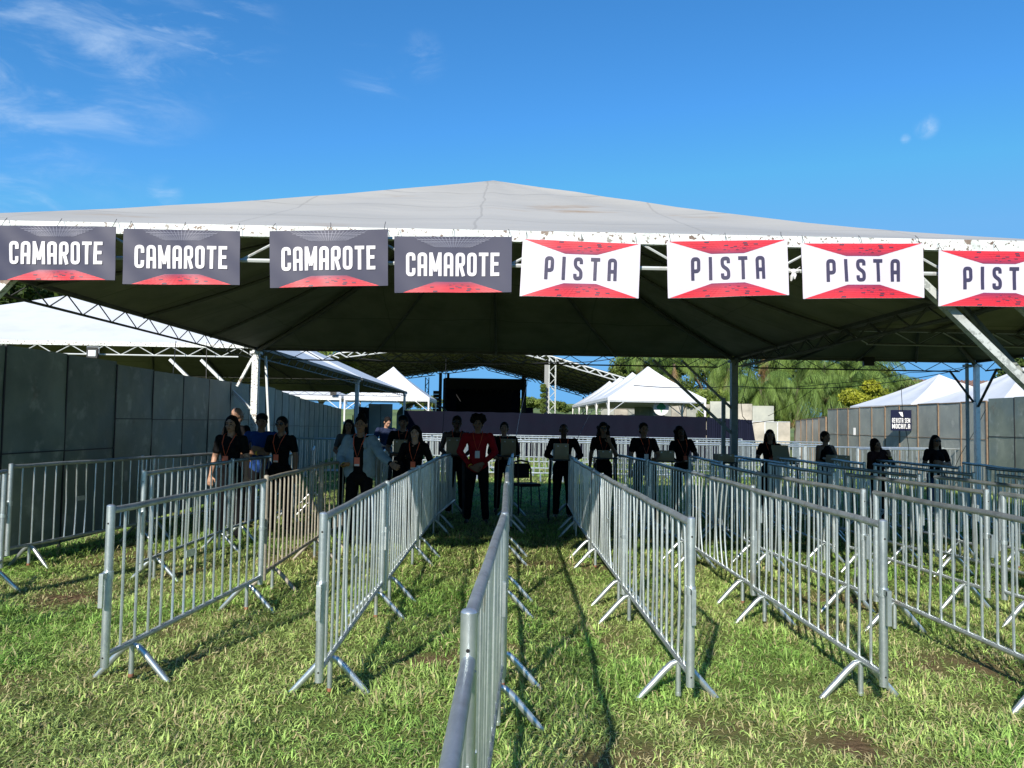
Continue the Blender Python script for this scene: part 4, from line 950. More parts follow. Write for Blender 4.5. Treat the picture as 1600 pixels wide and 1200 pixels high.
# ================================================================== PEOPLE
RSC = bpy.data.scenes.new('shape_bench')
def remesh(mb_, vox, mat_, name, wrinkle=0, smooth_it=2, seed=0):
    me_ = mb_.mesh('tmp', None); o = bpy.data.objects.new('tmp', me_); RSC.collection.objects.link(o)
    m_ = o.modifiers.new('r', 'REMESH'); m_.mode = 'VOXEL'; m_.voxel_size = vox; m_.use_smooth_shade = True
    s_ = o.modifiers.new('s', 'SMOOTH'); s_.iterations = smooth_it; s_.factor = .5
    RSC.view_layers[0].update(); dg = RSC.view_layers[0].depsgraph
    out_ = bpy.data.meshes.new_from_object(o.evaluated_get(dg)); out_.name = name
    bpy.data.objects.remove(o); bpy.data.meshes.remove(me_)
    if wrinkle:
        nv_ = len(out_.vertices); co_ = np.empty(nv_ * 3, 'f'); no_ = np.empty(nv_ * 3, 'f'); out_.vertices.foreach_get('co', co_); out_.vertex_normals.foreach_get('vector', no_)
        co_ = co_.reshape(-1, 3); no_ = no_.reshape(-1, 3)
        k_ = np.array([mnoise.noise(Vector((x * 9 + seed, y * 9, z * 14))) + .6 * mnoise.noise(Vector((x * 22, y * 22 + seed, z * 30))) for x, y, z in co_.tolist()])
        out_.vertices.foreach_set('co', (co_ + no_ * (k_ * wrinkle)[:, None]).astype('f').ravel()); out_.update()
    out_.materials.clear(); out_.materials.append(mat_)
    out_.polygons.foreach_set('use_smooth', [True] * len(out_.polygons)); return out_
skin_cache = {}
def skin(c):
    if c not in skin_cache: skin_cache[c] = mat('skin', c, .5, 0, [(14, 3, tuple(x * .8 for x in c), .45, .7, .6)], spec=.4)
    return skin_cache[c]
cloth_cache = {}
def cloth(c, r_=.85):
    if c not in cloth_cache: cloth_cache[c] = mat('clothing_fabric', c, r_, 0, [(11, 4, tuple(x * .7 for x in c), .45, .7, .7)], (160, .25, .003), spec=.12)
    return cloth_cache[c]
ARMS = {   # elbow, wrist, hand direction for s=+1 (mirrored for the other side)
    'down': ((.222, .02, 1.13), (.245, -.05, .885), (.02, -.12, -1)),
    'clasp': ((.255, .03, 1.14), (.095, -.14, .935), (-.85, -.25, -.35)),
    'crossed': ((.245, -.03, 1.13), (.02, -.19, 1.15), (-1, 0, .1)),
    'table': ((.245, -.05, 1.14), (.15, -.24, 1.06), (-.5, -.8, .05)),
    'rail': ((.30, -.12, 1.20), (.47, -.27, 1.09), (.6, -.6, -.25)),
    'hold': ((.24, -.01, 1.13), (.13, -.22, 1.03), (-.6, -.7, .1)),
    'chin': ((.22, -.16, 1.12), (.10, -.22, 1.34), (-.3, -.1, 1)),
}
def person(loc, label, H=1.66, rz=0, sk=(.30, .17, .11), build=1.0, arms=('down', 'down'), top=(.007, .007, .008), sleeves='short', legs=(.007, .007, .009), hair='long',
           lanyard=True, badge='badge', lean=(0, 0), headtilt=(0, 0), glasses=False, band=False, jacket=None, female=True, stance=.10, smile=False, spread=0):
    H += .07; o = empty('person', loc, rz, label, 'person'); K = H / 1.70; rsd = random.Random(label); sd = rsd.random() * 40
    lx, ly = lean; hx, hy = headtilt
    ML = Matrix.Rotation(lx, 3, 'X') @ Matrix.Rotation(ly, 3, 'Y'); MH = Matrix.Rotation(hx, 3, 'X') @ Matrix.Rotation(hy, 3, 'Y')
    piv = Vector((0, 0, .95)); npv = Vector((0, 0, 1.47))
    def T(p, head=False):
        p = Vector(p)
        if head: p = MH @ (p - npv) + npv
        if p.z > .93 or head: p = ML @ (p - piv) + piv
        return p * K
    def TR(head=False): return ML @ MH if head else ML
    sw = (.155 if female else .18) * (.6 + .4 * build) * 1.05; ch = (.118 if female else .125) * build; hipw = (.105 if female else .095) * build
    g = MB()      # one continuous body
    g.cone(T((-hipw * .55, 0, .92)), .105 * K * build, T((hipw * .55, 0, .92)), .105 * K * build, .78)
    g.cone(T((0, 0, .95)), .12 * K * build, T((0, 0, 1.12)), .108 * K * build, .78)
    g.cone(T((0, 0, 1.08)), .11 * K * build, T((0, 0, 1.30)), .135 * K * build, .75)
    g.cone(T((-sw * .62, .01, 1.37)), .075 * K, T((sw * .62, .01, 1.37)), .075 * K, .85)
    if female and not jacket: [g.ell(T((s * .062, -.075 * build, 1.25)), (.062 * K, .055 * K, .06 * K)) for s in (-1, 1)]
    g.cone(T((0, .015, 1.40)), .058 * K, T((0, .0, 1.51)), .050 * K)
    # head: skull, jaw, nose, brow, ears
    hc = Vector((0, .0, 1.595)); RH = TR(True)
    g.ell(T(hc + Vector((0, .012, .018)), True), (.074 * K, .092 * K, .092 * K), RH, 20, 14)
    g.ell(T(hc + Vector((0, -.022, -.045)), True), (.058 * K, .062 * K, .068 * K), RH, 16, 12)
    g.ell(T(hc + Vector((0, -.045, -.083)), True), (.030 * K, .030 * K, .026 * K), RH)
    g.cone(T(hc + Vector((0, -.082, .012)), True), .010 * K, T(hc + Vector((0, -.098, -.026)), True), .0155 * K)
    g.ell(T(hc + Vector((0, -.076, .030)), True), (.045 * K, .012 * K, .010 * K), RH)
    g.ell(T(hc + Vector((0, -.080, -.056)), True), (.026 * K, .012 * K, .013 * K), RH)
    for s in (-1, 1):
        g.ell(T(hc + Vector((s * .078, .012, -.008)), True), (.012 * K, .020 * K, .032 * K), RH); g.ell(T(hc + Vector((s * .036, -.062, -.025)), True), (.022 * K, .02 * K, .018 * K), RH)
    hands = []
    for s, pose in ((-1, arms[0]), (1, arms[1])):
        e, wr, hd = [Vector(q) for q in ARMS[pose]]
        for q in (e, wr, hd): q.x *= s
        e.x += s * (sw - .16) * .9; wr.x += s * (sw - .16) * .5 * (0 if pose in ('clasp', 'crossed') else 1)
        if build > 1.1: e.x += s * .03; wr.y -= .03
        if pose in ('crossed', 'clasp'): wr.y -= .02 * (build - 1) * 4; wr.z += .03 * s
        sh = Vector((s * sw, .01, 1.385)); hd.normalize()
        g.cone(T(sh), .055 * K * (build * .5 + .5), T(e), .040 * K * (build * .5 + .5)); g.cone(T(e), .042 * K * (build * .4 + .6), T(wr), .027 * K)
        pm = wr + hd * .055; lat = hd.cross(Vector((0, 1, 0)) if abs(hd.y) < .8 else Vector((0, 0, 1))).normalized(); nrm = hd.cross(lat).normalized()
        for k in (-1.5, -.5, .5, 1.5): g.cone(T(wr + lat * k * .008), .017 * K, T(wr + hd * .085 + lat * k * .0195), .0125 * K)
        for k, ln in ((-1.5, .055), (-.5, .070), (.5, .075), (1.5, .066)):
            a_ = wr + hd * .088 + lat * k * .0205; b_ = a_ + (hd * .9 - nrm * .28 + lat * k * .05).normalized() * ln * .55; c_ = b_ + (hd * .6 - nrm * .8).normalized() * ln * .5
            g.cone(T(a_), .0098 * K, T(b_), .0090 * K, n=8); g.cone(T(b_), .0090 * K, T(c_), .0078 * K, n=8)
        a_ = wr + hd * .03 + lat * .03; b_ = a_ + (hd * .6 + lat * .8).normalized() * .04; c_ = b_ + (hd * .95 + lat * .1 - nrm * .3).normalized() * .032
        g.cone(T(a_), .0135 * K, T(b_), .0115 * K, n=8); g.cone(T(b_), .011 * K, T(c_), .009 * K, n=8)
        hands.append((s, sh, e, wr, hd))
    L_ = []
    for s in (-1, 1):
        st = stance + spread * (s > 0)
        hp = Vector((s * hipw * .85, 0, .90)); kn = Vector((s * (hipw * .85 + st * .25), -.012, .49)); an = Vector((s * (hipw * .6 + st * .6), .02, .085)); L_.append((s, hp, kn, an))
        g.cone(T(hp), .085 * K * build, T(kn), .055 * K * (build * .5 + .5)); g.cone(T(kn), .054 * K * (build * .5 + .5), T(an), .036 * K)
        g.cone(T(an + Vector((0, .03, -.045))), .035 * K, T(an + Vector((s * .02, -.13, -.06))), .026 * K)
    link('body', remesh(g, .0062, skin(sk), 'body', 0, 2), o)
    # eyes, mouth
    for s in (-1, 1):
        eg = MB().ell(T(hc + Vector((s * .030, -.0845, .006)), True), (.0125 * K, .006 * K, .0065 * K), RH, 10, 6); eg.box(T(hc + Vector((s * .031, -.089, .030)), True), (.030 * K, .008, .006), RH); eg.build('eye', M['eye'], o, True)
    mg = MB().ell(T(hc + Vector((0, -.0935, -.056)), True), ((.026 if smile else .021) * K, .006 * K, .0075 * K), RH, 12, 6); mg.build('mouth', M['lips'], o, True)
    if smile: MB().ell(T(hc + Vector((0, -.0975, -.054)), True), (.018 * K, .004 * K, .0035 * K), RH, 10, 5).build('teeth', M['white'], o, True)
    if glasses:
        gg_ = MB()
        for s in (-1, 1): gg_.ell(T(hc + Vector((s * .033, -.094, .006)), True), (.028 * K, .006 * K, .021 * K), RH, 12, 6); gg_.bar(T(hc + Vector((s * .058, -.09, .012)), True), T(hc + Vector((s * .08, .01, .008)), True), .004, .006)
        gg_.bar(T(hc + Vector((-.012, -.098, .01)), True), T(hc + Vector((.012, -.098, .01)), True), .005, .005); gg_.build('glasses', M['glasses'], o)
    # top
    g = MB(); q = 1.10 if not jacket else 1.06
    tk = sleeves == 'tank'
    g.cone(T((-hipw * .5, 0, .91)), .126 * K * build, T((hipw * .5, 0, .92)), .122 * K * build, .92)
    g.cone(T((0, 0, .95)), .130 * K * build, T((0, 0, 1.12)), .120 * K * build, .82)
    g.cone(T((0, 0, 1.08)), .120 * K * build, T((0, 0, 1.29)), .146 * K * build, .76)
    if not tk: g.cone(T((-sw * .62, .012, 1.365)), .083 * K, T((sw * .62, .012, 1.365)), .083 * K, .9)
    else: [g.cone(T((s * .085, -.02, 1.30)), .06 * K, T((s * .095, .01, 1.425)), .030 * K) for s in (-1, 1)]
    if female and not jacket: [g.ell(T((s * .062, -.078 * build, 1.25)), (.068 * K, .063 * K, .066 * K)) for s in (-1, 1)]
    if not tk:
        for s, sh, e, wr, hd in hands:
            sb_ = (build * .5 + .5)
            if sleeves == 'short': g.cone(T(sh), .062 * K * sb_, T(sh + (e - sh) * .62), .058 * K * sb_)
            else: g.cone(T(sh), .066 * K * sb_, T(e), .052 * K * sb_); g.cone(T(e), .053 * K * sb_, T(wr + (e - wr) * .08), .037 * K)
    link('shirt' if not jacket else 'shirt', remesh(g, .009, cloth(top), 'shirt', .0045, 2, sd), o)
    if jacket:
        g = MB()
        for s, sh, e, wr, hd in hands:
            g.cone(T((s * .10, .01, .95)), .115 * K * build, T((s * .085, .015, 1.20)), .120 * K * build, .95); g.cone(T((s * .085, .015, 1.20)), .118 * K * build, T((s * .10, .02, 1.35)), .095 * K)
            g.cone(T(sh), .078 * K * build, T(e), .066 * K * build); g.cone(T(e), .064 * K * build, T(wr + (e - wr) * .25), .055 * K)
            g.cone(T((s * .045, -.05, 1.43)), .03 * K, T((s * .085, -.10, 1.30)), .03 * K)
        me_ = remesh(g, .009, cloth(jacket), 'jacket', .007, 1, sd)
        bm = bmesh.new(); bm.from_mesh(me_)      # open front
        kill = [f for f in bm.faces if abs(f.calc_center_median().x) < .066 * K and f.calc_center_median().y < -.03]
        bmesh.ops.delete(bm, geom=kill, context='FACES'); bm.to_mesh(me_); bm.free(); link('denim_jacket', me_, o)
    # trousers
    g = MB(); g.cone(T((-hipw * .5, .005, .90)), .118 * K * build, T((hipw * .5, .005, .90)), .118 * K * build, .92)
    for s, hp, kn, an in L_: g.cone(T(hp), .094 * K * build, T(kn), .070 * K * (build * .4 + .6)); g.cone(T(kn), .068 * K * (build * .4 + .6), T(an + Vector((0, 0, .02))), .060 * K)
    link('trousers', remesh(g, .010, cloth(legs), 'trousers', .005, 2, sd), o)
    for s, hp, kn, an in L_:
        sg_ = MB().cone(T(an + Vector((0, .035, -.047))), .040 * K, T(an + Vector((s * .02, -.14, -.055))), .033 * K, .8); sg_.build('shoe', M['shoe'], o, True)
    # hair
    g = MB()
    if hair not in ('bald', 'shaved'):
        g.ell(T(hc + Vector((0, .025, .034)), True), (.086 * K, .098 * K, .094 * K), RH, 18, 12); g.ell(T(hc + Vector((0, .055, -.02)), True), (.078 * K, .06 * K, .09 * K), RH)
    if hair == 'long' or hair == 'curly':
        for k in range(9):
            a_ = math.pi * (-.12 + 1.24 * k / 8); x, y = .078 * math.cos(a_), .030 + .052 * math.sin(a_)
            p = hc + Vector((x, y, .02)); mid = Vector((x * 1.25, y * .9 + .01, 1.47)); en = Vector((x * 1.45 + rsd.uniform(-.01, .01), y * .8 + .02 - (.07 if abs(math.cos(a_)) > .8 else 0), 1.30 + rsd.uniform(-.04, .03)))
            rr_ = .034 if hair == 'curly' else .027
            g.cone(T(p, True), .026 * K, T(mid, True), rr_ * K); g.cone(T(mid, True), rr_ * K, T(en, True), .016 * K)
    if hair == 'curly': [g.ell(T(hc + Vector((rsd.uniform(-.095, .095), rsd.uniform(.01, .08), rsd.uniform(-.14, .05))), True), (.038 * K,) * 3) for _ in range(22)]
    if hair == 'afro':
        g.ell(T(hc + Vector((0, .038, .072)), True), (.124 * K, .108 * K, .092 * K), RH, 18, 12)
        for _ in range(46):
            v = Vector((rsd.gauss(0, 1), rsd.gauss(0, 1), rsd.gauss(0, 1))).normalized(); v = Vector((v.x * .108, v.y * .095 + .035, v.z * .075 + .072))
            if v.y < -.035 and v.z < .065: continue
            g.ell(T(hc + v, True), (.036 * K,) * 3)
    if hair == 'bun': g.ell(T(hc + Vector((0, .03, .125)), True), (.055 * K, .055 * K, .045 * K), RH)
    if hair == 'tied': g.cone(T(hc + Vector((.02, .11, -.02)), True), .032 * K, T(hc + Vector((.05, .12, -.14)), True), .02 * K)
    if hair == 'shaved': g.ell(T(hc + Vector((0, .020, .028)), True), (.0765 * K, .091 * K, .0865 * K), RH, 20, 14)
    if hair != 'bald' and g.v: link('hair', remesh(g, .008, M['hair'], 'hair', .004 if hair != 'shaved' else 0, 1, sd), o)
    if hair == 'cap':
        cg = MB().ell(T(hc + Vector((0, .015, .055)), True), (.091 * K, .103 * K, .075 * K), RH, 18, 10); cg.ell(T(hc + Vector((0, -.12, .045)), True), (.065 * K, .065 * K, .008 * K), RH)
        cg.build('cap', cloth((.012, .012, .014)), o, True)
    if lanyard:
        yb = -.155 * build - (.015 if female else 0); zb = 1.15; lg = MB()
        for s in (-1, 1):
            pts = [T((s * .072, .03, 1.475)), T((s * .078, -.055, 1.440)), T((s * .055, yb * .93, 1.33)), T((s * .012, yb, zb + .04)), T((0, yb - .002, zb + .02))]
            for a_, b_ in zip(pts[:-1], pts[1:]): lg.bar(a_, b_, .013, .003)
        lo_ = lg.build('lanyard', M['orange'], o)
        bd = MB().box(T((0, yb - .004, zb - .045)), (.075 * K, .004, .115 * K), ML); bo = bd.build('badge', M[badge], o)
        MB().box(T((0, yb - .0075, zb - .088)), (.066 * K, .002, .024 * K), ML).build('badge_strip', M['badge_white'], bo)
    if band:
        s, sh, e, wr, hd = hands[0 if band == 'r' else 1]; p = wr + (e - wr) * .08; dd_ = (e - wr).normalized()
        MB().tube([T(p - dd_ * .011), T(p + dd_ * .011)], .037 * K, 12).build('wristband', M['yellow'], o, True)
    return o
def pp(px, Y): q = at_y(px, 660, Y); return (q.x, q.y, .0)
BRN, TAN, DRK, LGT = (.26, .14, .085), (.38, .22, .15), (.095, .05, .032), (.48, .29, .21)
BLK = (.008, .008, .009)
person(pp(362, 10.9), 'person in black T-shirt with the brightest orange badge, long dark hair, at left', 1.66, -.05, TAN, 1.02, hair='long', headtilt=(.08, 0))
person(pp(371, 12.6), 'bald person in black seen from behind over the shoulder of another', 1.80, 2.6, TAN, 1.12, hair='bald', lanyard=False, female=False)
person(pp(409, 12.3), 'person with crossed arms, bright blue shirt and yellow wristband', 1.70, .25, BRN, 1.0, ('crossed', 'crossed'), (.02, .06, .22), hair='cap', lanyard=False, female=False, band='r')
person(pp(440, 11.6), 'person in a black T-shirt and glasses, hair tied back, hands down', 1.66, -.1, BRN, 1.0, hair='tied', glasses=True)
person(pp(545, 14.6), 'person with long dark hair half hidden behind the denim jacket', 1.63, .1, BRN, .95, ('hold', 'hold'), (.10, .10, .10), hair='long', lanyard=False)
person(pp(564, 10.7), 'person in a pale denim jacket with hair in a top bun, hand on a barrier', 1.69, -.05, BRN, .98, ('table', 'rail'), hair='bun', jacket=(.26, .33, .38), sleeves='long', band='r')
person(pp(602, 19.4), 'person in a dark blue printed T-shirt looking down, leaning on a barrier in the sun', 1.72, .55, TAN, 1.12, ('table', 'table'), (.02, .028, .06), hair='short', lanyard=False, female=False, lean=(.16, .0), headtilt=(.35, 0))
person(pp(630, 14.3), 'person in black wearing a black cap behind a cardboard box', 1.72, .05, BRN, .95, ('hold', 'hold'), hair='cap', female=False)
person(pp(649, 11.5), 'smiling person in black with long hair beside the first row left of centre', 1.56, -.03, LGT, .96, ('clasp', 'clasp'), hair='long', smile=True, sleeves='long')
person(pp(714, 14.2), 'person in a black vest and sunglasses holding a tall cardboard box', 1.73, .05, DRK, 1.02, ('hold', 'hold'), sleeves='tank', hair='short', glasses=True, female=False)
person(pp(747, 13.1), 'person in a red sweatshirt with an afro standing with clasped hands', 1.72, .02, BRN, 1.08, ('clasp', 'clasp'), (.36, .012, .018), 'long', hair='afro', badge='badge_white', female=False, band='r', stance=.14)
person(pp(788, 14.8), 'person in dark clothes with short hair holding a box behind the centre row', 1.63, -.05, TAN, 1.04, ('hold', 'hold'), hair='short', female=False, sleeves='long')
person(pp(881, 14.0), 'broad person in black with shaved head and a cardboard box, right of the centre aisle', 1.62, .03, DRK, 1.12, ('table', 'table'), hair='shaved', female=False, sleeves='long')
person(pp(943, 14.4), 'person in black with big curly hair behind a low box', 1.66, -.05, BRN, .94, ('down', 'chin'), hair='curly', glasses=True)
person(pp(1006, 14.0), 'person in black with straight dark hair and a white badge between two barriers', 1.66, .08, BRN, 1.10, ('down', 'table'), hair='tied', badge='badge_white', spread=.12)
person(pp(1068, 14.6), 'person leaning sideways in black with long hair beside an open cardboard box', 1.62, .05, DRK, 1.06, ('table', 'table'), hair='curly', lean=(.08, -.10), headtilt=(.0, -.12))
person(pp(1203, 14.8), 'person in black with long straight hair behind a wide open cardboard box', 1.57, -.2, BRN, 1.0, ('table', 'table'), hair='long')
person(pp(1290, 14.5), 'person in a black vest with short hair looking to the right', 1.56, .35, BRN, 1.04, ('table', 'table'), sleeves='tank', hair='short', lanyard=False)
person(pp(1372, 14.2), 'person resting the head on crossed arms with a yellow wristband', 1.47, .3, BRN, 1.02, ('crossed', 'chin'), (.05, .02, .02), sleeves='long', hair='long', lanyard=False, lean=(.1, -.14), headtilt=(.12, -.35), band='l')
person(pp(1462, 14.3), 'person in a black top, sunglasses and blue jeans with long hair before the pale hoarding', 1.52, -.05, BRN, 1.0, ('crossed', 'crossed'), hair='long', glasses=True, lanyard=False, legs=(.03, .07, .16))
# two small heads beyond the fence
person((7.0 + .15, 39.0, -.05), 'person far behind the purple fence beside the round white sign, only the head showing', 2.04 * .86, .3, BRN, 1.0, hair='short', lanyard=False, female=False)
person((10.15, 38.8, -.05), 'person far behind the purple fence under the right post of the peaked tent', 1.72, -.3, TAN, 1.0, hair='short', lanyard=False, female=False)

# ================================================================== SMALL TABLES AND BOXES
TZ = 1.0
def small_table(px, Y, label, z=TZ, w_=.42, d_=.34):
    z += .08
    p = pp(px, Y); o = empty('small_table', (p[0], p[1], 0), 0, label, 'table', 'tall narrow black tables at the ends of the lanes')
    MB().box((0, 0, z - .012), (w_, d_, .024)).build('table_top', M['black_metal'], o)
    for sx in (-1, 1):
        for sy in (-1, 1): MB().bar((sx * (w_ / 2 - .03), sy * (d_ / 2 - .03), z - .03), (sx * (w_ / 2 + .0), sy * (d_ / 2 + .02), 0), .022, .022).build('leg', M['black_metal'], o)
def cardbox(px, Y, w_, h_, label, z=TZ, d_=.26, open_=False, rz=0, flap=0):
    z += .08
    p = pp(px, Y); o = empty('cardboard_box', (p[0], p[1], z + .001), rz, label, 'box', 'cardboard boxes on the small tables')
    g = MB(); t_ = .006
    g.box((0, -d_ / 2, h_ / 2), (w_, t_, h_)); g.box((0, d_ / 2, h_ / 2), (w_, t_, h_)); g.box((-w_ / 2, 0, h_ / 2), (t_, d_ - t_, h_)); g.box((w_ / 2, 0, h_ / 2), (t_, d_ - t_, h_)); g.box((0, 0, .004), (w_ - t_, d_ - t_, .006))
    g.build('carton', M['card'], o)
    if open_:
        f = MB(); f.box((0, d_ / 2 + .06, h_ + .10), (w_ * .96, t_, .24), Matrix.Rotation(R(-22), 3, 'X')); f.build('flap', M['card'], o)
    else:
        MB().box((0, 0, h_ - .006), (w_ - .014, d_ - .014, .006)).build('flap', M['card'], o)
        MB().box((-w_ * .28, -d_ / 2 - .005, h_ * .85), (.03, .003, .022)).build('tape', M['white'], o); MB().box((w_ * .28, -d_ / 2 - .005, h_ * .85), (.03, .003, .022)).build('tape', M['white'], o)
    return o
bx = [(628, 13.95, .26, .22, 'cardboard box in front of the person with the black cap', 1.06, 0), (709, 13.85, .24, .30, 'tall cardboard box in front of the person in the black vest and sunglasses', 1.04, 0),
      (795, 14.3, .26, .30, 'cardboard box beside the centre row in front of the person in dark clothes', 1.02, 0), (877, 13.6, .24, .27, 'cardboard box in front of the broad person with shaved head', 1.0, 0),
      (946, 14.0, .22, .13, 'low cardboard box in front of the person with big curly hair', 1.02, 0), (1038, 14.1, .30, .18, 'cardboard box with raised lid between two people right of the centre', .98, 0),
      (1131, 14.2, .31, .14, 'low cardboard box alone on its table left of the grey post', .97, 0), (1226, 14.3, .34, .10, 'wide open cardboard box with its flap up', .97, 1), (1309, 14.0, .32, .20, 'pale cardboard box in front of the person in the black vest looking right', .93, 0)]
for px, Y, w_, h_, lb, z, op in bx:
    small_table(px, Y, 'table under the ' + lb.replace('cardboard ', '').replace(' in front of the', ' before the').replace('with its flap up', 'with flap'), z); cardbox(px, Y, w_, h_, lb, z, open_=bool(op), rz=.05)
# folded trestle table behind the open box
o = empty('trestle_table', (5.9, 17.2, 0), .12, 'white trestle table behind the person with the open box', 'table')
MB().box((0, 0, .95), (1.6, .6, .035)).build('table_top', M['white'], o)
for sx in (-1, 1): MB().tube([(sx * .7, -.25, 0), (sx * .7, -.25, .93), (sx * .7, .25, .93), (sx * .7, .25, 0)], .014, 6).build('leg', M['alu'], o)
# black office chair behind centre row
p = pp(824, 15.6); o = empty('chair', (p[0], p[1], 0), .4, 'black chair with curved back behind the centre row', 'chair')
MB().box((0, 0, .46), (.44, .42, .06)).build('seat', M['black'], o)
MB().tube([(-.2, .2, .45), (-.21, .26, .75), (-.15, .27, .9), (0, .28, .93), (.15, .27, .9), (.21, .26, .75), (.2, .2, .45)], .02, 8).box((0, .26, .72), (.36, .02, .30)).build('backrest', M['black'], o)
for sx in (-1, 1):
    for sy in (-1, 1): MB().tube([(sx * .19, sy * .18, .44), (sx * .22, sy * .22, 0)], .014, 6).build('leg', M['black_metal'], o)

# ================================================================== TREES
def leaf_cloud(centres, count, size, cols, r2, droop=.2):
    """many leaf-sized quads in clumps; returns mesh"""
    n_ = count; idx = r2.integers(0, len(centres), n_); C = np.array([c[:3] for c in centres]); Rr = np.array([c[3] for c in centres])
    d = r2.normal(size=(n_, 3)); d /= np.linalg.norm(d, axis=1)[:, None]; rad = Rr[idx] * r2.random(n_) ** .45
    P = C[idx] + d * rad[:, None] * np.array([1, 1, .72])
    a = r2.normal(size=(n_, 3)); a[:, 2] -= droop; a /= np.linalg.norm(a, axis=1)[:, None]; b_ = np.cross(a, r2.normal(size=(n_, 3))); b_ /= np.linalg.norm(b_, axis=1)[:, None]
    s_ = size * r2.uniform(.6, 1.3, n_)[:, None]; vt = np.stack([P - a * s_, P + b_ * s_ * .38, P + a * s_, P - b_ * s_ * .38], 1)
    cc = np.array(cols); k = (vn := r2.random(n_))[:, None]; clump = r2.random(len(centres))[idx][:, None]
    base_ = cc[0] * (1 - clump) + cc[1] * clump; c_ = base_ * (.7 + .6 * k)
    return vt, c_
def quads_mesh(name, vt, c_, m_):
    n_ = len(vt); me_ = bpy.data.meshes.new(name); me_.vertices.add(n_ * 4); me_.vertices.foreach_set('co', vt.astype('f').ravel()); me_.loops.add(n_ * 4); me_.loops.foreach_set('vertex_index', np.arange(n_ * 4, dtype='i'))
    me_.polygons.add(n_); me_.polygons.foreach_set('loop_start', np.arange(0, n_ * 4, 4, dtype='i')); me_.polygons.foreach_set('loop_total', np.full(n_, 4, 'i')); me_.update(calc_edges=True)
    cv_ = np.ones((n_, 4, 4)); cv_[:, :, :3] = c_[:, None, :]; ca_ = me_.color_attributes.new('Col', 'FLOAT_COLOR', 'POINT'); ca_.data.foreach_set('color', cv_.astype('f').ravel()); me_.materials.append(m_); return me_
def tree(x, y, H, rad, label, seed, cols, count=9000, leaf=.14, z0=0, group=None, trunk_h=.35, nm='leafy_tree'):
    r2 = np.random.default_rng(seed); rp = random.Random(seed); o = empty(nm, (x, y, z0), 0, label, 'tree', group); cs = []; tg = MB()
    th = H * trunk_h; tg.tube([(0, 0, 0), (.05, .03, th * .6), (0, .05, th)], [.035 * H, .028 * H, .022 * H], 8)
    for k in range(15):
        a_ = rp.uniform(0, 6.28); e_ = rp.uniform(.2, 1.0); rr_ = rad * rp.uniform(.35, .85); p = Vector((math.cos(a_) * rr_, math.sin(a_) * rr_, th + (H - th) * e_ * .85)); cs.append((p.x, p.y, p.z, rad * rp.uniform(.25, .42)))
        m_ = Vector((p.x * .35, p.y * .35, th + (p.z - th) * .5)); tg.tube([(0, 0, th * .95), m_, p], [.016 * H, .009 * H, .003 * H], 6)
    cs.append((0, 0, H * .78, rad * .5)); tg.build('trunk', M['bark'], o, True)
    vt, c_ = leaf_cloud(cs, count, leaf, cols, r2); link('crown', quads_mesh('crown', vt, c_, M['leaf']), o)
def palm(x, y, H, label, seed, nf=34, fl=2.6, cols=((.20, .30, .07), (.10, .17, .04)), droop=1.0, dead=5):
    rp = random.Random(seed); r2 = np.random.default_rng(seed); o = empty('palm_tree', (x, y, 0), rp.uniform(0, 6), label, 'palm tree', 'palms behind the right hoarding')
    pts = [(math.sin(k * .6 + seed) * .03, math.cos(k * .5) * .03, H * k / 10) for k in range(11)]
    MB().tube(pts, [.24 - .012 * k + (.03 if k % 2 else 0) for k in range(11)], 10).build('trunk', M['bark'], o, True)
    Q = []; Cc = []
    for f in range(nf):
        a_ = rp.uniform(0, 6.28); el = rp.uniform(-.5, 1.25) if f >= dead else rp.uniform(-1.2, -.9); L_ = fl * rp.uniform(.8, 1.15); d = Vector((math.cos(a_), math.sin(a_), 0)); s_ = Vector((-d.y, d.x, 0)); p = Vector((0, 0, H)); n_ = 26; ang = el
        cc = Vector(cols[0]).lerp(Vector(cols[1]), rp.random()) if f >= dead else Vector((.30, .20, .09))
        for k in range(n_):
            t_ = k / n_; q = p + (d * math.cos(ang) + Vector((0, 0, math.sin(ang)))) * (L_ / n_); ang -= droop * (1.9 / n_) * (.5 + t_)
            up_ = (d * -math.sin(ang) + Vector((0, 0, math.cos(ang))))
            Q.append([p - s_ * .018, p + s_ * .018, q + s_ * .012, q - s_ * .012]); Cc.append(cc * .8)
            if k > 2:
                ll = fl * .30 * (math.sin(math.pi * min(1, t_ * 1.05)) * .7 + .3)
                for sd_ in (-1, 1):
                    for rep in (0, .5):
                        st = p.lerp(q, rep); tip = st + s_ * sd_ * ll * .55 + (q - p).normalized() * ll * .45 - Vector((0, 0, ll * rp.uniform(.45, .85) * droop)); md = st.lerp(tip, .5) + up_ * ll * .10; wd_ = (q - p).normalized() * .015
                        Q.append([st - wd_, st + wd_, md + wd_, md - wd_]); Q.append([md - wd_, md + wd_, tip + wd_ * .15, tip - wd_ * .15]); c2 = cc * rp.uniform(.45, 1.5); Cc += [c2, c2]
            p = q
    vt = np.array([[list(v) for v in qd] for qd in Q]); link('fronds', quads_mesh('fronds', vt, np.array([list(c) for c in Cc]), M['leaf']), o)
GY = ((.21, .27, .06), (.12, .18, .035)); GD = ((.08, .13, .025), (.045, .08, .018)); GM = ((.14, .19, .04), (.08, .125, .025))
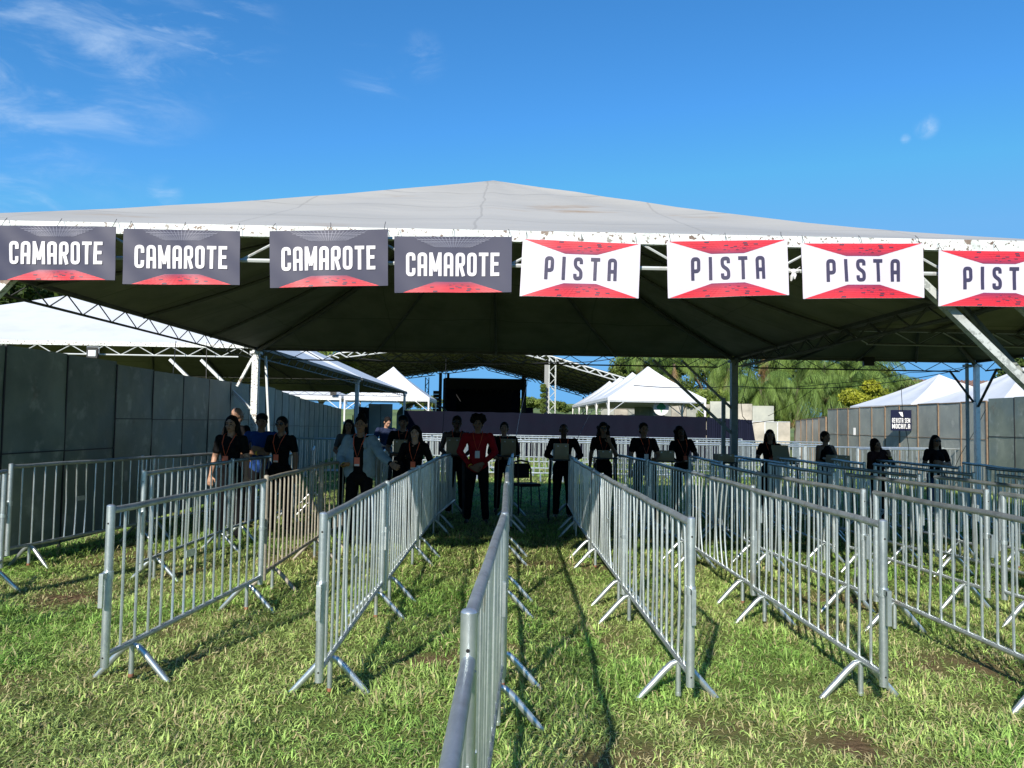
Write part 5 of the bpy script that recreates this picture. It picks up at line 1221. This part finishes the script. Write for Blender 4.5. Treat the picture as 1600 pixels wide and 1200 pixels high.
plm = [(10.9, 60, 7.6, 'palm whose pale trunk rises beside the stage roof edge'), (13.9, 62, 6.6, 'palm above the tip of the nearest peaked tent'), (17.2, 58, 6.0, 'palm with brown hanging fronds left of the grey post'),
       (19.4, 56, 7.4, 'palm with thick ringed trunk right of the grey post'), (21.3, 55, 5.8, 'drooping palm next to the thick trunked palm'), (22.8, 54, 6.3, 'weeping palm in the middle of the right hand grove'), (24.6, 54, 5.9, 'weeping palm second from the yellow green bush'),
       (26.4, 55, 5.8, 'weeping palm right behind the yellow green bush')]
plm += [(20.3, 52.5, 4.3, 'short palm whose fronds hang down to the hoarding just right of the thick trunk'), (23.6, 51, 4.2, 'short palm with long fronds hanging to the hoarding left of the yellow green bush'),
       (26.0, 51, 4.4, 'short palm right behind the yellow green bush'), (17.9, 53, 4.2, 'short palm hidden partly by the grey post')]
for k, (x, y, H_, lb) in enumerate(plm): palm(x, y, H_, lb, 100 + k, dead=9 if k in (2, 3) else 2, nf=32 if k < 8 else 36, fl=3.1 if k else 2.4, droop=1.0 + .15 * (k % 3))
for k, (x, y, H_, r_, lb, cc_) in enumerate([(13.0, 70, 8.2, 3.4, 'leafy tree behind the leftmost palm', GM), (18.5, 68, 8.6, 3.8, 'leafy tree behind the grey post', GY), (24.5, 66, 8.2, 3.8, 'leafy tree behind the weeping palms', GM), (29.0, 64, 7.2, 3.4, 'leafy tree closing the palm grove on the right', GM),
        (21.0, 60, 5.0, 2.8, 'low tree between the palm trunks', GY), (15.6, 58, 4.6, 2.2, 'low yellow green tree under the palms left of the grey post', GY)]):
    tree(x, y, H_, r_, lb, 300 + k, cc_, 12000, .16, group='trees behind the right hoarding')
tree(21.7, 45, 4.75, 1.75, 'round yellow green bushy tree beside the white tent', 41, ((.33, .35, .03), (.20, .25, .03)), 12000, .12, trunk_h=.2)
tree(24.8, 36, 5.6, 1.6, 'small tree peeking beside the tall post at the right edge', 43, GD, 5000, .14, trunk_h=.4)
tree(-22.5, 36, 8.6, 4.2, 'dark leafy tree above the left white tent', 51, ((.075, .12, .02), (.035, .065, .012)), 22000, .19)
tree(-30.5, 38, 8.3, 4.2, 'dark leafy tree at the left edge behind the white tent', 52, ((.075, .12, .02), (.035, .065, .012)), 14000, .19)
tree(-15.5, 66, 8.8, 3.2, 'tree top showing between the left tent and the stage roof', 53, GY, 9000, .16)
for k, (px, Y, H_, r_) in enumerate([(815, 150, 3.0, 2.4), (832, 165, 3.4, 2.8), (848, 150, 2.8, 2.4), (868, 158, 2.5, 2.2), (805, 175, 3.3, 2.8), (640, 140, 3.4, 2.6), (672, 150, 3.0, 2.4), (884, 170, 2.0, 1.8)]):
    p = pp(px, Y); tree(p[0], p[1], H_, r_, ['distant round tree on the hill just right of the stage', 'tallest distant tree on the hill right of the stage', 'distant tree on the hill left of the ivy clad post', 'distant tree on the hill touching the lattice post', 'distant tree partly behind the right edge of the stage',
        'distant tree left of the stage under the steep white tent', 'distant tree left of the stage beside the speaker tower', 'smallest distant tree on the hill right of the lattice post'][k], 400 + k, GM if k % 2 else GY, 2600, .30, z0=3.3 if Y > 145 else 2.6, group='trees on the far hill')
# ivy on the stage roof post
p = (3.0, 59.9); r2 = np.random.default_rng(5); vt, c_ = leaf_cloud([(0, 0, z, .24) for z in (2.6, 3.0, 3.4, 3.8, 4.2, 4.5)], 2600, .10, GM, r2)
o = link('climbing_plant', quads_mesh('climbing_plant', vt, c_, M['leaf']), None, (3.2, 59.9, 0)); tag(o, 'green climbing plant on the lattice post right of the stage', 'plant')
# building with tiled roof behind the right tents
o = empty('tiled_building', (31.2, 52, 0), .05, 'low building with red brown tiled roof behind the right white tents', 'building')
MB().box((0, 0, 1.9), (9, 6, 3.8)).build('wall', M['plaster'], o)
g = MB(); g.add([(-5, -3.6, 3.75), (5, -3.6, 3.75), (4.2, 0, 5.0), (-4.2, 0, 5.0), (-5, 3.6, 3.75), (5, 3.6, 3.75)], [(0, 1, 2, 3), (3, 2, 5, 4), (0, 3, 4), (1, 5, 2), (0, 4, 5, 1)])
for k in range(34): x = -4.9 + k * .297; g.tube([(x, -3.6, 3.79), (x * .86, -.05, 5.03)], .06, 5)
g.build('roof', M['roof_tile'], o)
MB().box((0, -3.55, 3.66), (10.0, .08, .14)).build('gutter', M['white'], o)
# dark domed stall left of the stage
g = MB(); vs = []; fs = []
for i in range(15):
    a_ = math.pi * i / 14
    for y in (0, 6): vs.append((-2.6 * math.cos(a_), y, 2.2 + 1.5 * math.sin(a_)))
for i in range(14): fs.append((2 * i, 2 * i + 2, 2 * i + 3, 2 * i + 1))
g.add(vs, fs); g.add([(-2.6, 0, 0), (2.6, 0, 0), (2.6, 0, 2.2), (-2.6, 0, 2.2)], [(0, 1, 2, 3)])
tag(g.build('dome_tent', mat('faded_blue_tarp', (.12, .16, .18), .7), None, True, loc=(-8.6, 82, 0)), 'faded grey blue dome tent far left of the stage', 'tent')

bpy.data.scenes.remove(RSC)
